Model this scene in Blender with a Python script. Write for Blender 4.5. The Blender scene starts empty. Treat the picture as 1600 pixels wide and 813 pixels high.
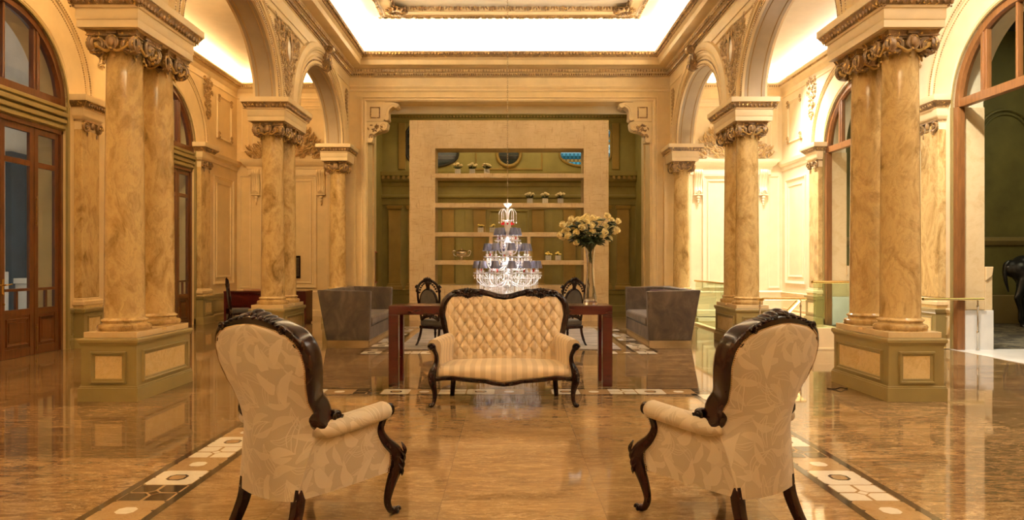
LK, LL, LR_, EXPO = 1.0, 2.1, 1.0, 0.25
import bpy, bmesh, math, random
from mathutils import Vector, Matrix, Euler
sc = bpy.context.scene
COL = bpy.context.scene.collection
PI = math.pi
R = math.radians

# ------------------------------------------------------------------ node helper
class NT:
    def __init__(s, name):
        s.m = bpy.data.materials.new(name); s.m.use_nodes = True
        s.t = s.m.node_tree; s.t.nodes.clear()
        s.out = s.t.nodes.new('ShaderNodeOutputMaterial')
    def n(s, typ, props=None, **ins):
        nd = s.t.nodes.new('ShaderNode' + typ)
        for k, v in (props or {}).items(): setattr(nd, k, v)
        for k, v in ins.items():
            key = k.replace('_', ' ')
            if key.startswith('i ') : key = int(key[2:])
            s.set(nd, key, v)
        return nd
    def set(s, nd, key, v):
        sock = nd.inputs[key]
        if isinstance(v, bpy.types.NodeSocket): s.t.links.new(v, sock)
        elif isinstance(v, bpy.types.Node): s.t.links.new(v.outputs[0], sock)
        else:
            if isinstance(v, (tuple, list)) and len(v) == 3 and sock.type == 'RGBA': v = (*v, 1)
            sock.default_value = v
    def math(s, op, a, b=0.0, c=None):
        nd = s.t.nodes.new('ShaderNodeMath'); nd.operation = op
        s.set(nd, 0, a); s.set(nd, 1, b)
        if c is not None: s.set(nd, 2, c)
        return nd.outputs[0]
    def vmath(s, op, a, b=(0, 0, 0), scale=None):
        nd = s.t.nodes.new('ShaderNodeVectorMath'); nd.operation = op
        s.set(nd, 0, a)
        if op != 'SCALE': s.set(nd, 1, b)
        else: s.set(nd, 'Scale', scale)
        return nd.outputs[0]
    def ramp(s, fac, stops):
        nd = s.t.nodes.new('ShaderNodeValToRGB'); s.set(nd, 0, fac)
        e = nd.color_ramp.elements
        while len(e) < len(stops): e.new(0.5)
        for i, (p, c) in enumerate(stops):
            e[i].position = p; e[i].color = (*c, 1) if len(c) == 3 else c
        return nd.outputs[0]
    def mix(s, fac, a, b, blend='MIX'):
        nd = s.t.nodes.new('ShaderNodeMix'); nd.data_type = 'RGBA'; nd.blend_type = blend
        s.set(nd, 0, fac); s.set(nd, 6, a if not isinstance(a, tuple) else (*a, 1)); s.set(nd, 7, b if not isinstance(b, tuple) else (*b, 1))
        return nd.outputs[2]
    def coord(s, which='Object'):
        return s.t.nodes.new('ShaderNodeTexCoord').outputs[which]
    def mapping(s, vec, scale=(1, 1, 1), loc=(0, 0, 0), rot=(0, 0, 0)):
        nd = s.n('Mapping', None, Vector=vec, Scale=scale, Location=loc, Rotation=rot)
        return nd.outputs[0]
    def noise(s, vec, scale=5, detail=4, rough=.55, dist=0.0, out=0):
        nd = s.n('TexNoise', None, Vector=vec, Scale=scale, Detail=detail, Roughness=rough, Distortion=dist)
        return nd.outputs[out]
    def bump(s, h, strength=.2, dist=.02):
        return s.n('Bump', None, Height=h, Strength=strength, Distance=dist).outputs[0]
    def bsdf(s, color, rough=.5, metal=0.0, normal=None, **kw):
        nd = s.t.nodes.new('ShaderNodeBsdfPrincipled')
        s.set(nd, 'Base Color', color); s.set(nd, 'Roughness', rough); s.set(nd, 'Metallic', metal)
        if normal is not None: s.set(nd, 'Normal', normal)
        for k, v in kw.items(): s.set(nd, k.replace('_', ' '), v)
        s.t.links.new(nd.outputs[0], s.out.inputs[0])
        return nd

def m_plaster(name, c, var=.06, rough=.55, bump=.08, scale=3.0, spec=.5):
    t = NT(name); o = t.coord()
    n = t.noise(o, scale, 5, .6)
    n2 = t.noise(o, scale * 14, 3, .6)
    dark = tuple(x * (1 - var * 2) for x in c); lite = tuple(min(1, x * (1 + var)) for x in c)
    col = t.ramp(n, [(.3, dark), (.7, lite)])
    t.bsdf(col, rough, 0, t.bump(n2, bump, .004), Specular_IOR_Level=spec)
    return t.m

def m_simple(name, c, rough=.4, metal=0.0, var=.12, scale=20, bump=.0, **kw):
    t = NT(name); o = t.coord(); n = t.noise(o, scale, 4, .6)
    dark = tuple(x * (1 - var) for x in c); lite = tuple(min(1, x * (1 + var)) for x in c)
    col = t.ramp(n, [(.3, dark), (.7, lite)])
    t.bsdf(col, rough, metal, t.bump(n, bump, .01) if bump else None, **kw)
    return t.m

def m_marble(name, light, mid, dark, scale=1.6, rough=.16, stretch=(1, 1, .45), vein=.35):
    t = NT(name); o = t.coord()
    rnd = t.n('ObjectInfo').outputs['Random']
    off = t.vmath('SCALE', (3.1, 7.7, 5.3), scale=rnd)
    v = t.vmath('ADD', t.mapping(o, stretch, rot=(.5, .6, .2)), off)
    w = t.noise(v, scale, 6, .62, 1.2, out=1)
    v2 = t.vmath('ADD', v, t.vmath('SCALE', w, scale=.55))
    a = t.noise(v2, scale * 2.2, 8, .68, .6)
    col = t.ramp(a, [(.28, dark), (.40, mid), (.52, light), (.66, mid), (.80, dark)])
    b = t.noise(v2, scale * 2.3, 10, .62, 1.0)
    ridge = t.math('ABSOLUTE', t.math('SUBTRACT', b, .5))
    line = t.ramp(ridge, [(0, (1, 1, 1)), (.025, (0, 0, 0))])
    col = t.mix(t.math('MULTIPLY', line, vein), col, tuple(x * .45 for x in dark))
    t.bsdf(col, rough, 0)
    return t.m

def m_wood(name, c1, c2, rough=.3, scale=6, axis=(1, 1, .12), coat=.3, spec=.5):
    t = NT(name); o = t.coord()
    v = t.mapping(o, axis)
    n = t.noise(v, scale * 4, 6, .65, .6)
    col = t.ramp(n, [(.3, c1), (.7, c2)])
    t.bsdf(col, rough, 0, t.bump(n, .05, .003), Coat_Weight=coat, Coat_Roughness=.15, Specular_IOR_Level=spec)
    return t.m

def m_gilt(name, dark, mid, gold, thr=.56):
    """ochre painted plaster ornament with rubbed gold leaf on some of it"""
    t = NT(name); o = t.coord()
    n = t.noise(o, 9, 5, .65); n2 = t.noise(o, 60, 3, .6)
    col = t.ramp(n, [(.3, dark), (.62, mid)])
    g = t.ramp(t.noise(o, 26, 3, .5), [(thr, (0, 0, 0)), (thr + .05, (1, 1, 1))])
    col = t.mix(g, col, gold)
    t.bsdf(col, .42, t.math('MULTIPLY', g, .75), t.bump(n2, .25, .004))
    return t.m

# ------------------------------------------------------------------ mesh builder
def catmull(pts, n=6, closed=False):
    P = [Vector(p) if not isinstance(p, Vector) else p for p in pts]
    out = []; L = len(P)
    rng = range(L) if closed else range(L - 1)
    for i in rng:
        if closed: p0, p1, p2, p3 = P[(i - 1) % L], P[i], P[(i + 1) % L], P[(i + 2) % L]
        else:
            p1, p2 = P[i], P[i + 1]
            p0 = P[i - 1] if i > 0 else p1 * 2 - p2
            p3 = P[i + 2] if i + 2 < L else p2 * 2 - p1
        for k in range(n):
            t = k / n
            out.append(.5 * ((2 * p1) + (p2 - p0) * t + (2 * p0 - 5 * p1 + 4 * p2 - p3) * t * t + (3 * p1 - p0 - 3 * p2 + p3) * t ** 3))
    if not closed: out.append(P[-1].copy())
    return out

class MB:
    def __init__(s, M=None):
        s.V = []; s.F = []; s.MI = []; s.UV = {}; s.M = M or Matrix()
        s.mi = 0
    def v(s, x, y=None, z=None, uv=None):
        p = Vector(x) if y is None else Vector((x, y, z))
        s.V.append(s.M @ p)
        if uv is not None: s.UV[len(s.V) - 1] = uv
        return len(s.V) - 1
    def f(s, ids, mi=None):
        s.F.append(tuple(ids)); s.MI.append(s.mi if mi is None else mi)
    def box(s, x0, x1, y0, y1, z0, z1, mi=None, taper=0):
        t = taper
        a = [s.v(x0 + t * 0, y0, z0), s.v(x1, y0, z0), s.v(x1, y1, z0), s.v(x0, y1, z0),
             s.v(x0 + t, y0 + t, z1), s.v(x1 - t, y0 + t, z1), s.v(x1 - t, y1 - t, z1), s.v(x0 + t, y1 - t, z1)]
        for q in ((0, 3, 2, 1), (4, 5, 6, 7), (0, 1, 5, 4), (1, 2, 6, 5), (2, 3, 7, 6), (3, 0, 4, 7)):
            s.f([a[i] for i in q], mi)
        return s
    def cbox(s, c, d, mi=None):
        return s.box(c[0] - d[0] / 2, c[0] + d[0] / 2, c[1] - d[1] / 2, c[1] + d[1] / 2, c[2] - d[2] / 2, c[2] + d[2] / 2, mi)
    def lathe(s, c, prof, seg=24, mi=None, axis='z', cap=True, flute=0, nfl=0):
        rings = []
        for (r, z) in prof:
            ring = []
            for k in range(seg):
                a = 2 * PI * k / seg
                rr = r * (1 + (flute * math.cos(nfl * a) if nfl else 0))
                if axis == 'z': p = (c[0] + rr * math.cos(a), c[1] + rr * math.sin(a), c[2] + z)
                elif axis == 'x': p = (c[0] + z, c[1] + rr * math.cos(a), c[2] + rr * math.sin(a))
                else: p = (c[0] + rr * math.cos(a), c[1] + z, c[2] + rr * math.sin(a))
                ring.append(s.v(*p))
            rings.append(ring)
        for a, b in zip(rings, rings[1:]):
            for k in range(seg):
                s.f((a[k], a[(k + 1) % seg], b[(k + 1) % seg], b[k]), mi)
        if cap:
            if prof[0][0] > 1e-5: s.f(rings[0][::-1], mi)
            if prof[-1][0] > 1e-5: s.f(rings[-1], mi)
        return s
    def ell(s, c, r, seg=10, rings=6, mi=None, M=None):
        r = (r, r, r) if not isinstance(r, (tuple, list)) else r
        M = M or Matrix()
        C = Vector(c)
        def P(th, ph):
            return C + M @ Vector((r[0] * math.sin(th) * math.cos(ph), r[1] * math.sin(th) * math.sin(ph), r[2] * math.cos(th)))
        top = s.v(P(0, 0)); bot = s.v(P(PI, 0)); R_ = []
        for i in range(1, rings):
            R_.append([s.v(P(PI * i / rings, 2 * PI * k / seg)) for k in range(seg)])
        for k in range(seg):
            s.f((top, R_[0][k], R_[0][(k + 1) % seg]), mi)
            s.f((bot, R_[-1][(k + 1) % seg], R_[-1][k]), mi)
        for a, b in zip(R_, R_[1:]):
            for k in range(seg): s.f((a[k], b[k], b[(k + 1) % seg], a[(k + 1) % seg]), mi)
        return s
    def tube(s, path, rad, seg=8, mi=None, up=None, flat=1.0, closed=False, sect=None, cap=True):
        """sweep an ellipse (or section polygon) along path. rad: number or list; flat: second axis ratio (number or list)"""
        P = [Vector(p) for p in path]; n = len(P)
        rings = []; prev = None
        for i, p in enumerate(P):
            if closed: t = (P[(i + 1) % n] - P[i - 1])
            else: t = (P[min(i + 1, n - 1)] - P[max(i - 1, 0)])
            if t.length < 1e-9: t = Vector((0, 0, 1))
            t.normalize()
            if up is not None:
                u = Vector(up) - t * t.dot(Vector(up))
                if u.length < 1e-4: u = prev if prev is not None else t.orthogonal()
            elif prev is None: u = t.orthogonal()
            else: u = prev - t * t.dot(prev)
            if u.length < 1e-6: u = t.orthogonal()
            u.normalize(); prev = u; w = t.cross(u)
            r = rad[i] if isinstance(rad, (list, tuple)) else rad
            fl = flat[i] if isinstance(flat, (list, tuple)) else flat
            ring = []
            if sect is None:
                for k in range(seg):
                    a = 2 * PI * k / seg
                    ring.append(s.v(p + u * (r * math.cos(a)) + w * (r * fl * math.sin(a))))
            else:
                for (a, b) in sect: ring.append(s.v(p + u * (a * r) + w * (b * r * fl)))
            rings.append(ring)
        m = len(rings[0])
        prs = list(zip(rings, rings[1:])) + ([(rings[-1], rings[0])] if closed else [])
        for a, b in prs:
            for k in range(m): s.f((a[k], a[(k + 1) % m], b[(k + 1) % m], b[k]), mi)
        if not closed and cap:
            s.f(rings[0][::-1], mi); s.f(rings[-1], mi)
        return s
    def grid(s, fn, nu, nv, mi=None, uvfn=None, wrapu=False):
        ids = []
        for i in range(nu + (0 if wrapu else 1)):
            row = []
            for j in range(nv + 1):
                a, b = i / nu, j / nv
                row.append(s.v(Vector(fn(a, b)), uv=(uvfn(a, b) if uvfn else None)) if False else s._gv(fn, a, b, uvfn))
            ids.append(row)
        n = len(ids)
        for i in range(nu):
            A, B = ids[i], ids[(i + 1) % n]
            for j in range(nv): s.f((A[j], B[j], B[j + 1], A[j + 1]), mi)
        return ids
    def _gv(s, fn, a, b, uvfn):
        k = s.v(Vector(fn(a, b)))
        if uvfn: s.UV[k] = uvfn(a, b)
        return k
    def prism(s, poly, fn0, fn1, mi=None):
        """poly: 2D points; fn0/fn1 map a 2D point to the two end faces"""
        a = [s.v(Vector(fn0(p))) for p in poly]; b = [s.v(Vector(fn1(p))) for p in poly]
        n = len(poly)
        s.f(a[::-1], mi); s.f(b, mi)
        for k in range(n): s.f((a[k], a[(k + 1) % n], b[(k + 1) % n], b[k]), mi)
        return s
    def moulding(s, path, prof, closed=False, mi=None, side=1):
        """horizontal mitred moulding. path: [(x,y)]; prof: [(offset to the left*side, z)]"""
        n = len(path); rings = []
        for i in range(n):
            p = Vector(path[i])
            def nrm(a, b):
                d = (Vector(b) - Vector(a)).normalized(); return Vector((-d.y, d.x)) * side
            if closed or (0 < i < n - 1):
                n1 = nrm(path[i - 1], path[i]); n2 = nrm(path[i], path[(i + 1) % n])
                m = (n1 + n2); m = m / max(1e-6, m.dot(n1))
            elif i == 0: m = nrm(path[0], path[1])
            else: m = nrm(path[-2], path[-1])
            rings.append([s.v(p.x + m.x * (.004 if abs(o) < .004 else o), p.y + m.y * (.004 if abs(o) < .004 else o), z) for (o, z) in prof])
        prs = list(zip(rings, rings[1:])) + ([(rings[-1], rings[0])] if closed else [])
        for a, b in prs:
            for k in range(len(prof) - 1): s.f((a[k], b[k], b[k + 1], a[k + 1]), mi)
        if not closed:
            s.f(rings[0], mi); s.f(rings[-1][::-1], mi)
        return s
    def build(s, name, mats, parent=None, smooth=True, angle=35, bevel=0, bseg=2, sub=0, loc=None, recalc=True, rotz=None):
        me = bpy.data.meshes.new(name)
        me.from_pydata([tuple(p) for p in s.V], [], s.F)
        mats = mats if isinstance(mats, (list, tuple)) else [mats]
        for m in mats: me.materials.append(m)
        if len(mats) > 1: me.polygons.foreach_set('material_index', s.MI)
        if s.UV:
            uvl = me.uv_layers.new(name='UVMap')
            for l in me.loops: uvl.data[l.index].uv = s.UV.get(l.vertex_index, (0, 0))
        if recalc:
            bm = bmesh.new(); bm.from_mesh(me); bmesh.ops.recalc_face_normals(bm, faces=bm.faces); bm.to_mesh(me); bm.free()
        if smooth:
            me.polygons.foreach_set('use_smooth', [True] * len(me.polygons))
            if angle < 180: me.set_sharp_from_angle(angle=R(angle))
        me.update()
        o = bpy.data.objects.new(name, me); COL.objects.link(o)
        if parent is not None: o.parent = parent
        if loc is not None: o.location = loc
        if rotz is not None: o.rotation_euler.z = rotz
        if bevel:
            b = o.modifiers.new('bevel', 'BEVEL'); b.width = bevel; b.segments = bseg; b.limit_method = 'ANGLE'; b.angle_limit = R(40)
            b.harden_normals = False
        if sub:
            b = o.modifiers.new('sub', 'SUBSURF'); b.levels = sub; b.render_levels = sub
        return o

def tag(o, label=None, cat=None, group=None, kind=None):
    if label: o['label'] = label
    if cat: o['category'] = cat
    if group: o['group'] = group
    if kind: o['kind'] = kind
    return o
def struct(o, label=None):
    o['kind'] = 'structure'
    if label: o['label'] = label
    return o
def thing(name, label, cat, loc=(0, 0, 0), rz=0, group=None):
    o = bpy.data.objects.new(name, None); COL.objects.link(o)
    o.location = loc; o.rotation_euler = (0, 0, rz); o.empty_display_size = .1
    return tag(o, label, cat, group)
def kids(o): return [c for c in bpy.data.objects if c.parent == o]
def copy_tree(o, parent=None, label=None, loc=None, rz=None, scale=None, group=None):
    ch = KIDS.get(o.name)
    if ch is None: ch = kids(o); KIDS[o.name] = ch
    c = o.copy(); COL.objects.link(c)
    if parent is not None: c.parent = parent
    if label: c['label'] = label
    if group: c['group'] = group
    if loc is not None: c.location = loc
    if rz is not None: c.rotation_euler.z = rz
    if scale is not None: c.scale = scale
    for k in ch: copy_tree(k, c)
    return c
KIDS = {}

def spiral(mb, c, ax, ay, nz, r0, turns=1.6, th=.02, flip=1, start=0, n=30, seg=6, mi=None, depth=None):
    """raised scroll in the plane ax, ay"""
    c, ax, ay, nz = Vector(c), Vector(ax), Vector(ay), Vector(nz)
    pts = []; rad = []
    for i in range(n + 1):
        t = i / n; a = start + flip * turns * 2 * PI * t; r = r0 * (1 - t) ** .85 + .004
        pts.append(c + ax * (r * math.cos(a)) + ay * (r * math.sin(a)) + nz * (th * .6 * t))
        rad.append(th * (1 - .55 * t))
    mb.tube(pts, rad, seg, mi, up=nz)
    mb.ell(c + nz * th * .6, th * .9, 8, 5, mi)
def leafm(mb, base, d, nz, L, W, curl=.3, mi=None, n=5):
    base, d, nz = Vector(base), Vector(d).normalized(), Vector(nz).normalized()
    s = nz.cross(d); rows = []
    for i in range(n + 1):
        t = i / n; w = W * math.sin(PI * min(1, t * .92 + .08)) ** .8 * (1 - .25 * t); h = L * curl * math.sin(t * PI * .9) * .5
        p = base + d * (L * t) + nz * h
        rows.append([mb.v(p - s * w - nz * w * .3), mb.v(p + nz * w * .35), mb.v(p + s * w - nz * w * .3), mb.v(p - nz * (w * .6 + h * .5))])
    for a, b in zip(rows, rows[1:]):
        for k in range(4): mb.f((a[k], a[(k + 1) % 4], b[(k + 1) % 4], b[k]), mi)
    mb.f(rows[0], mi); mb.f(rows[-1][::-1], mi)
def rosette(mb, c, nz, r, mi=None, n=6):
    c, nz = Vector(c), Vector(nz); ax = nz.orthogonal().normalized(); ay = nz.cross(ax)
    for k in range(n):
        a = 2 * PI * k / n; p = c + ax * (r * .6 * math.cos(a)) + ay * (r * .6 * math.sin(a))
        mb.ell(p, r * .38, 6, 4, mi)
    mb.ell(c + nz * r * .25, r * .35, 6, 4, mi)
# ------------------------------------------------------------------ materials
M = {}
M['cream'] = m_plaster('cream_plaster', (.72, .56, .31), .05, .5)
M['cream_hi'] = m_plaster('cream_moulding', (.76, .61, .37), .05, .45)
M['cream_r'] = m_plaster('pale_cream_plaster', (.76, .65, .45), .04, .5)
M['cream_rh'] = m_plaster('pale_cream_moulding', (.80, .70, .51), .04, .45)
M['cove'] = m_plaster('white_cove', (.88, .86, .80), .02, .7, .02)
M['ceil'] = m_plaster('aisle_ceiling', (.66, .55, .40), .04, .6)
M['olive'] = m_plaster('olive_paint', (.27, .205, .075), .05, .4, .04)
M['green'] = m_plaster('green_plaster', (.32, .26, .075), .08, .5)
M['green_d'] = m_plaster('green_ochre', (.34, .215, .045), .1, .5)
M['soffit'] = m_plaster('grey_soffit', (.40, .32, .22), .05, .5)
M['line'] = m_plaster('ochre_line', (.38, .24, .09), .1, .5)
M['gilt'] = m_gilt('gilt_ornament', (.09, .05, .018), (.30, .18, .075), (.85, .60, .20), .61)
M['gilt2'] = m_gilt('gilt_pale', (.20, .12, .048), (.46, .31, .14), (.85, .62, .22), .63)
M['gold'] = m_simple('gold_leaf', (.50, .33, .11), .38, .6, .2, 30, .3)
M['marble'] = m_marble('column_marble', (.60, .43, .19), (.41, .265, .10), (.15, .09, .028), 1.0, .11, (1.6, 1.6, .85), .2)
M['stone'] = m_marble('panel_marble', (.72, .55, .28), (.66, .48, .22), (.54, .37, .15), 2.2, .2, (1, 1, 1), .25)
M['pad'] = m_marble('plinth_marble', (.70, .54, .31), (.66, .49, .27), (.58, .41, .21), 1.5, .2, (1, 1, 1), .05)
M['doorwood'] = m_wood('door_wood', (.060, .018, .005), (.145, .045, .012), .28)
M['pine'] = m_wood('window_wood', (.16, .065, .019), (.27, .115, .036), .35)
M['deskwood'] = m_wood('red_lacquer_wood', (.034, .004, .0035), (.062, .008, .006), .22, 4, (.2, 1, 1), .15)
M['blackwood'] = m_wood('dark_carved_wood', (.006, .0025, .0018), (.018, .005, .003), .17, 8, (1, 1, .3), .0, .22)
M['brass'] = m_simple('polished_brass', (.82, .60, .25), .18, 1.0, .05)
M['chrome'] = m_simple('chrome', (.72, .68, .62), .12, 1.0, .03)
M['antbrass'] = m_simple('antique_brass_nails', (.26, .155, .06), .35, .8, .2)
M['silver'] = m_simple('silver_plate', (.78, .72, .60), .13, 1.0, .04)
M['iron'] = m_simple('dark_chain', (.26, .19, .10), .35, .8, .1)
M['black'] = m_simple('black_gap', (.01, .01, .01), .5)
M['white_stone'] = m_plaster('white_stone', (.74, .72, .68), .05, .35)
M['pale_stone'] = m_plaster('pale_corridor_stone', (.62, .60, .56), .06, .6)
M['blue_drape'] = m_plaster('blue_grey_drape', (.035, .06, .085), .1, .8)
M['red'] = m_simple('red_enamel', (.42, .012, .012), .35, 0, .05)
M['room_green'] = m_plaster('horse_room_wall', (.16, .14, .035), .16, .55, .08, 1.2)
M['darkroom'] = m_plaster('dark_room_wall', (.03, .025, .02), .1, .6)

def m_glass(name, tint=(1, 1, 1), rough=0.0, alpha=.12, refl=.5):
    t = NT(name)
    g = t.n('BsdfGlossy', None, Roughness=.02, Color=(1, 1, 1))
    tr = t.n('BsdfTransparent', None, Color=tint)
    fr = t.n('Fresnel', None, IOR=1.5)
    mx = t.n('MixShader', None); t.set(mx, 0, t.math('MULTIPLY', t.math('MULTIPLY', fr, refl * 1.6), t.math('SUBTRACT', 1.0, t.n('NewGeometry').outputs['Backfacing']))); t.set(mx, 1, tr); t.set(mx, 2, g)
    t.t.links.new(mx.outputs[0], t.out.inputs[0]); return t.m
M['pane'] = m_glass('window_pane', (.93, .96, .95))
M['pane_green'] = m_glass('green_tinted_glass', (.80, .90, .80), refl=.6)
def m_realglass(name, c=(1, 1, 1), rough=.0, ior=1.5, trans=1.0):
    t = NT(name); t.bsdf(c, rough, 0, None, Transmission_Weight=trans, IOR=ior); return t.m
M['vase_glass'] = m_realglass('vase_glass', (.98, .98, .96), .0, 1.45)
M['crystal'] = m_realglass('cut_crystal', (.97, .98, 1), .12, 1.8, .0)
M['redcrystal'] = m_realglass('red_crystal', (.7, .01, .02), .05, 1.6, .5)
M['opal'] = m_realglass('opal_glass_dish', (.97, .97, .97), .15, 1.5, .0)
def m_emit(name, c, s):
    t = NT(name); e = t.n('Emission', None, Color=(*c, 1), Strength=s); t.t.links.new(e.outputs[0], t.out.inputs[0]); return t.m
M['bulb'] = m_emit('candle_bulb', (1, .93, .86), 1250)

def m_shade():
    t = NT('pleated_grey_shade'); o = t.coord('Object')
    sx = t.n('SeparateXYZ', None, Vector=o)
    ang = t.math('ARCTAN2', sx.outputs[1], sx.outputs[0])
    w = t.math('SINE', t.math('MULTIPLY', ang, 44))
    col = t.ramp(t.math('MULTIPLY_ADD', w, .5, .5), [(0, (.015, .015, .03)), (1, (.13, .13, .19))])
    d = t.n('BsdfPrincipled', None, **{'Base_Color': col, 'Roughness': .35, 'Metallic': .35})
    tr = t.n('BsdfTranslucent', None, Color=(.30, .28, .36))
    mx = t.n('MixShader', None); t.set(mx, 0, .04); t.set(mx, 1, d); t.set(mx, 2, tr)
    t.t.links.new(mx.outputs[0], t.out.inputs[0]); return t.m
M['shade'] = m_shade()

def m_floor():
    t = NT('polished_marble_floor'); o = t.coord('Object')
    br = t.n('TexBrick', {'offset': 0.0, 'squash': 1.0}, Vector=t.mapping(o, (1, 1, 1), loc=(.38, .52, 0)), Color1=(0, 0, 0), Color2=(1, 1, 1), Mortar=(.5, .5, .5), Scale=1.0,
             **{'Mortar_Size': .0035, 'Brick_Width': .9, 'Row_Height': .9, 'Bias': 0.0, 'Mortar_Smooth': .1})
    # per-slab offset so the figure of the stone changes at every joint
    bw = t.n('SeparateXYZ', None, Vector=t.vmath('FLOOR', t.vmath('SCALE', t.vmath('ADD', o, (.38, .52, 0)), scale=1 / .9)))
    h = t.n('TexWhiteNoise', {'noise_dimensions': '3D'}, Vector=t.vmath('FLOOR', t.vmath('SCALE', t.vmath('ADD', o, (.38, .52, 0)), scale=1 / .9)))
    v = t.vmath('ADD', t.mapping(o, (.8, 2.6, 1)), t.vmath('SCALE', h.outputs['Color'], scale=9.0))
    w = t.noise(v, 1.1, 5, .6, .4, out=1)
    v2 = t.vmath('ADD', v, t.vmath('SCALE', w, scale=1.1))
    a = t.noise(v2, 1.5, 9, .70, .8)
    col = t.ramp(a, [(.28, (.06, .030, .012)), (.42, (.145, .082, .032)), (.53, (.25, .152, .066)), (.66, (.37, .245, .12)), (.8, (.20, .12, .05))])
    fine = t.noise(t.mapping(v2, (1, 3, 1)), 7, 7, .72, .3)
    col = t.mix(.46, col, t.ramp(fine, [(.36, (.04, .020, .008)), (.5, (.19, .115, .05)), (.64, (.50, .34, .17))]))
    ridge = t.math('ABSOLUTE', t.math('SUBTRACT', t.noise(v2, 2.6, 8, .62, 1.4), .5))
    col = t.mix(t.math('MULTIPLY', t.ramp(ridge, [(0, (1, 1, 1)), (.018, (0, 0, 0))]), .45), col, (.60, .45, .27))
    tone = t.math('MULTIPLY_ADD', h.outputs['Value'], .46, .76)
    hs = t.n('HueSaturation', None, Color=col, Value=tone)
    # lighter stone inside the two inlaid frames, darker outside
    p = t.n('SeparateXYZ', None, Vector=o)
    ax = t.math('ABSOLUTE', p.outputs[0])
    inx = t.math('LESS_THAN', ax, 1.9)
    iny = t.math('LESS_THAN', p.outputs[1], 7.22)
    ins = t.math('MULTIPLY', inx, iny)
    ins2 = t.math('MULTIPLY', inx, t.math('GREATER_THAN', p.outputs[1], 10.7))
    ins = t.math('ADD', ins, ins2)
    col = t.mix(t.math('MULTIPLY', ins, .5), hs.outputs[0], t.mix(.55, hs.outputs[0], (.44, .28, .125)))
    col = t.mix(t.math('MULTIPLY', br.outputs['Fac'], .3), col, (.10, .06, .03))
    rg = t.math('MULTIPLY_ADD', t.noise(o, 3, 4, .6), .03, .03)
    t.bsdf(col, rg, 0, None, Specular_IOR_Level=.62, Coat_Weight=.0)
    return t.m
M['floor'] = m_floor()
M['in_tan'] = m_marble('inlay_tan', (.42, .28, .14), (.35, .22, .10), (.27, .16, .07), 4, .07, (1, 1, 1), .1)
M['in_white'] = m_marble('inlay_white', (.80, .74, .62), (.76, .69, .56), (.70, .62, .48), 4, .07, (1, 1, 1), .12)
M['in_black'] = m_marble('inlay_black', (.05, .035, .022), (.035, .024, .016), (.02, .014, .010), 5, .07, (1, 1, 1), .05)

def m_velvet():
    t = NT('grey_velvet'); o = t.coord()
    n = t.noise(t.mapping(o, (1, 1, .6)), 4.2, 5, .62, .8)
    col = t.ramp(n, [(.32, (.030, .017, .009)), (.5, (.056, .035, .020)), (.68, (.098, .066, .042))])
    t.bsdf(col, .8, 0, t.bump(t.noise(o, 120, 2, .5), .15, .002), Sheen_Weight=.08, Sheen_Roughness=.4)
    return t.m
M['velvet'] = m_velvet()
M['seatvelvet'] = m_simple('dark_grey_upholstery', (.055, .045, .035), .75, 0, .2, 12)
M['maroon'] = m_simple('maroon_cushion', (.035, .006, .008), .8, 0, .3, 15)

def m_stripe():
    """satin stripe: alternating matt and shiny bands of one champagne colour"""
    t = NT('striped_satin'); o = t.coord('UV')
    x = t.n('SeparateXYZ', None, Vector=o).outputs[0]
    s = t.math('SINE', t.math('MULTIPLY', x, 2 * PI / .098))
    k = t.ramp(t.math('MULTIPLY_ADD', s, .5, .5), [(.46, (0, 0, 0)), (.54, (1, 1, 1))])
    n = t.noise(t.mapping(o, (1, 1, 1)), 40, 3, .6)
    col = t.mix(k, (.70, .56, .38), (.55, .42, .27))
    wv = t.noise(t.mapping(o, (900, 60, 1)), 1, 2, .5)
    t.bsdf(col, t.math('MULTIPLY_ADD', k, -.12, .52), 0, t.bump(wv, .12, .001), Sheen_Weight=.25)
    return t.m
M['stripe'] = m_stripe()

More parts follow.
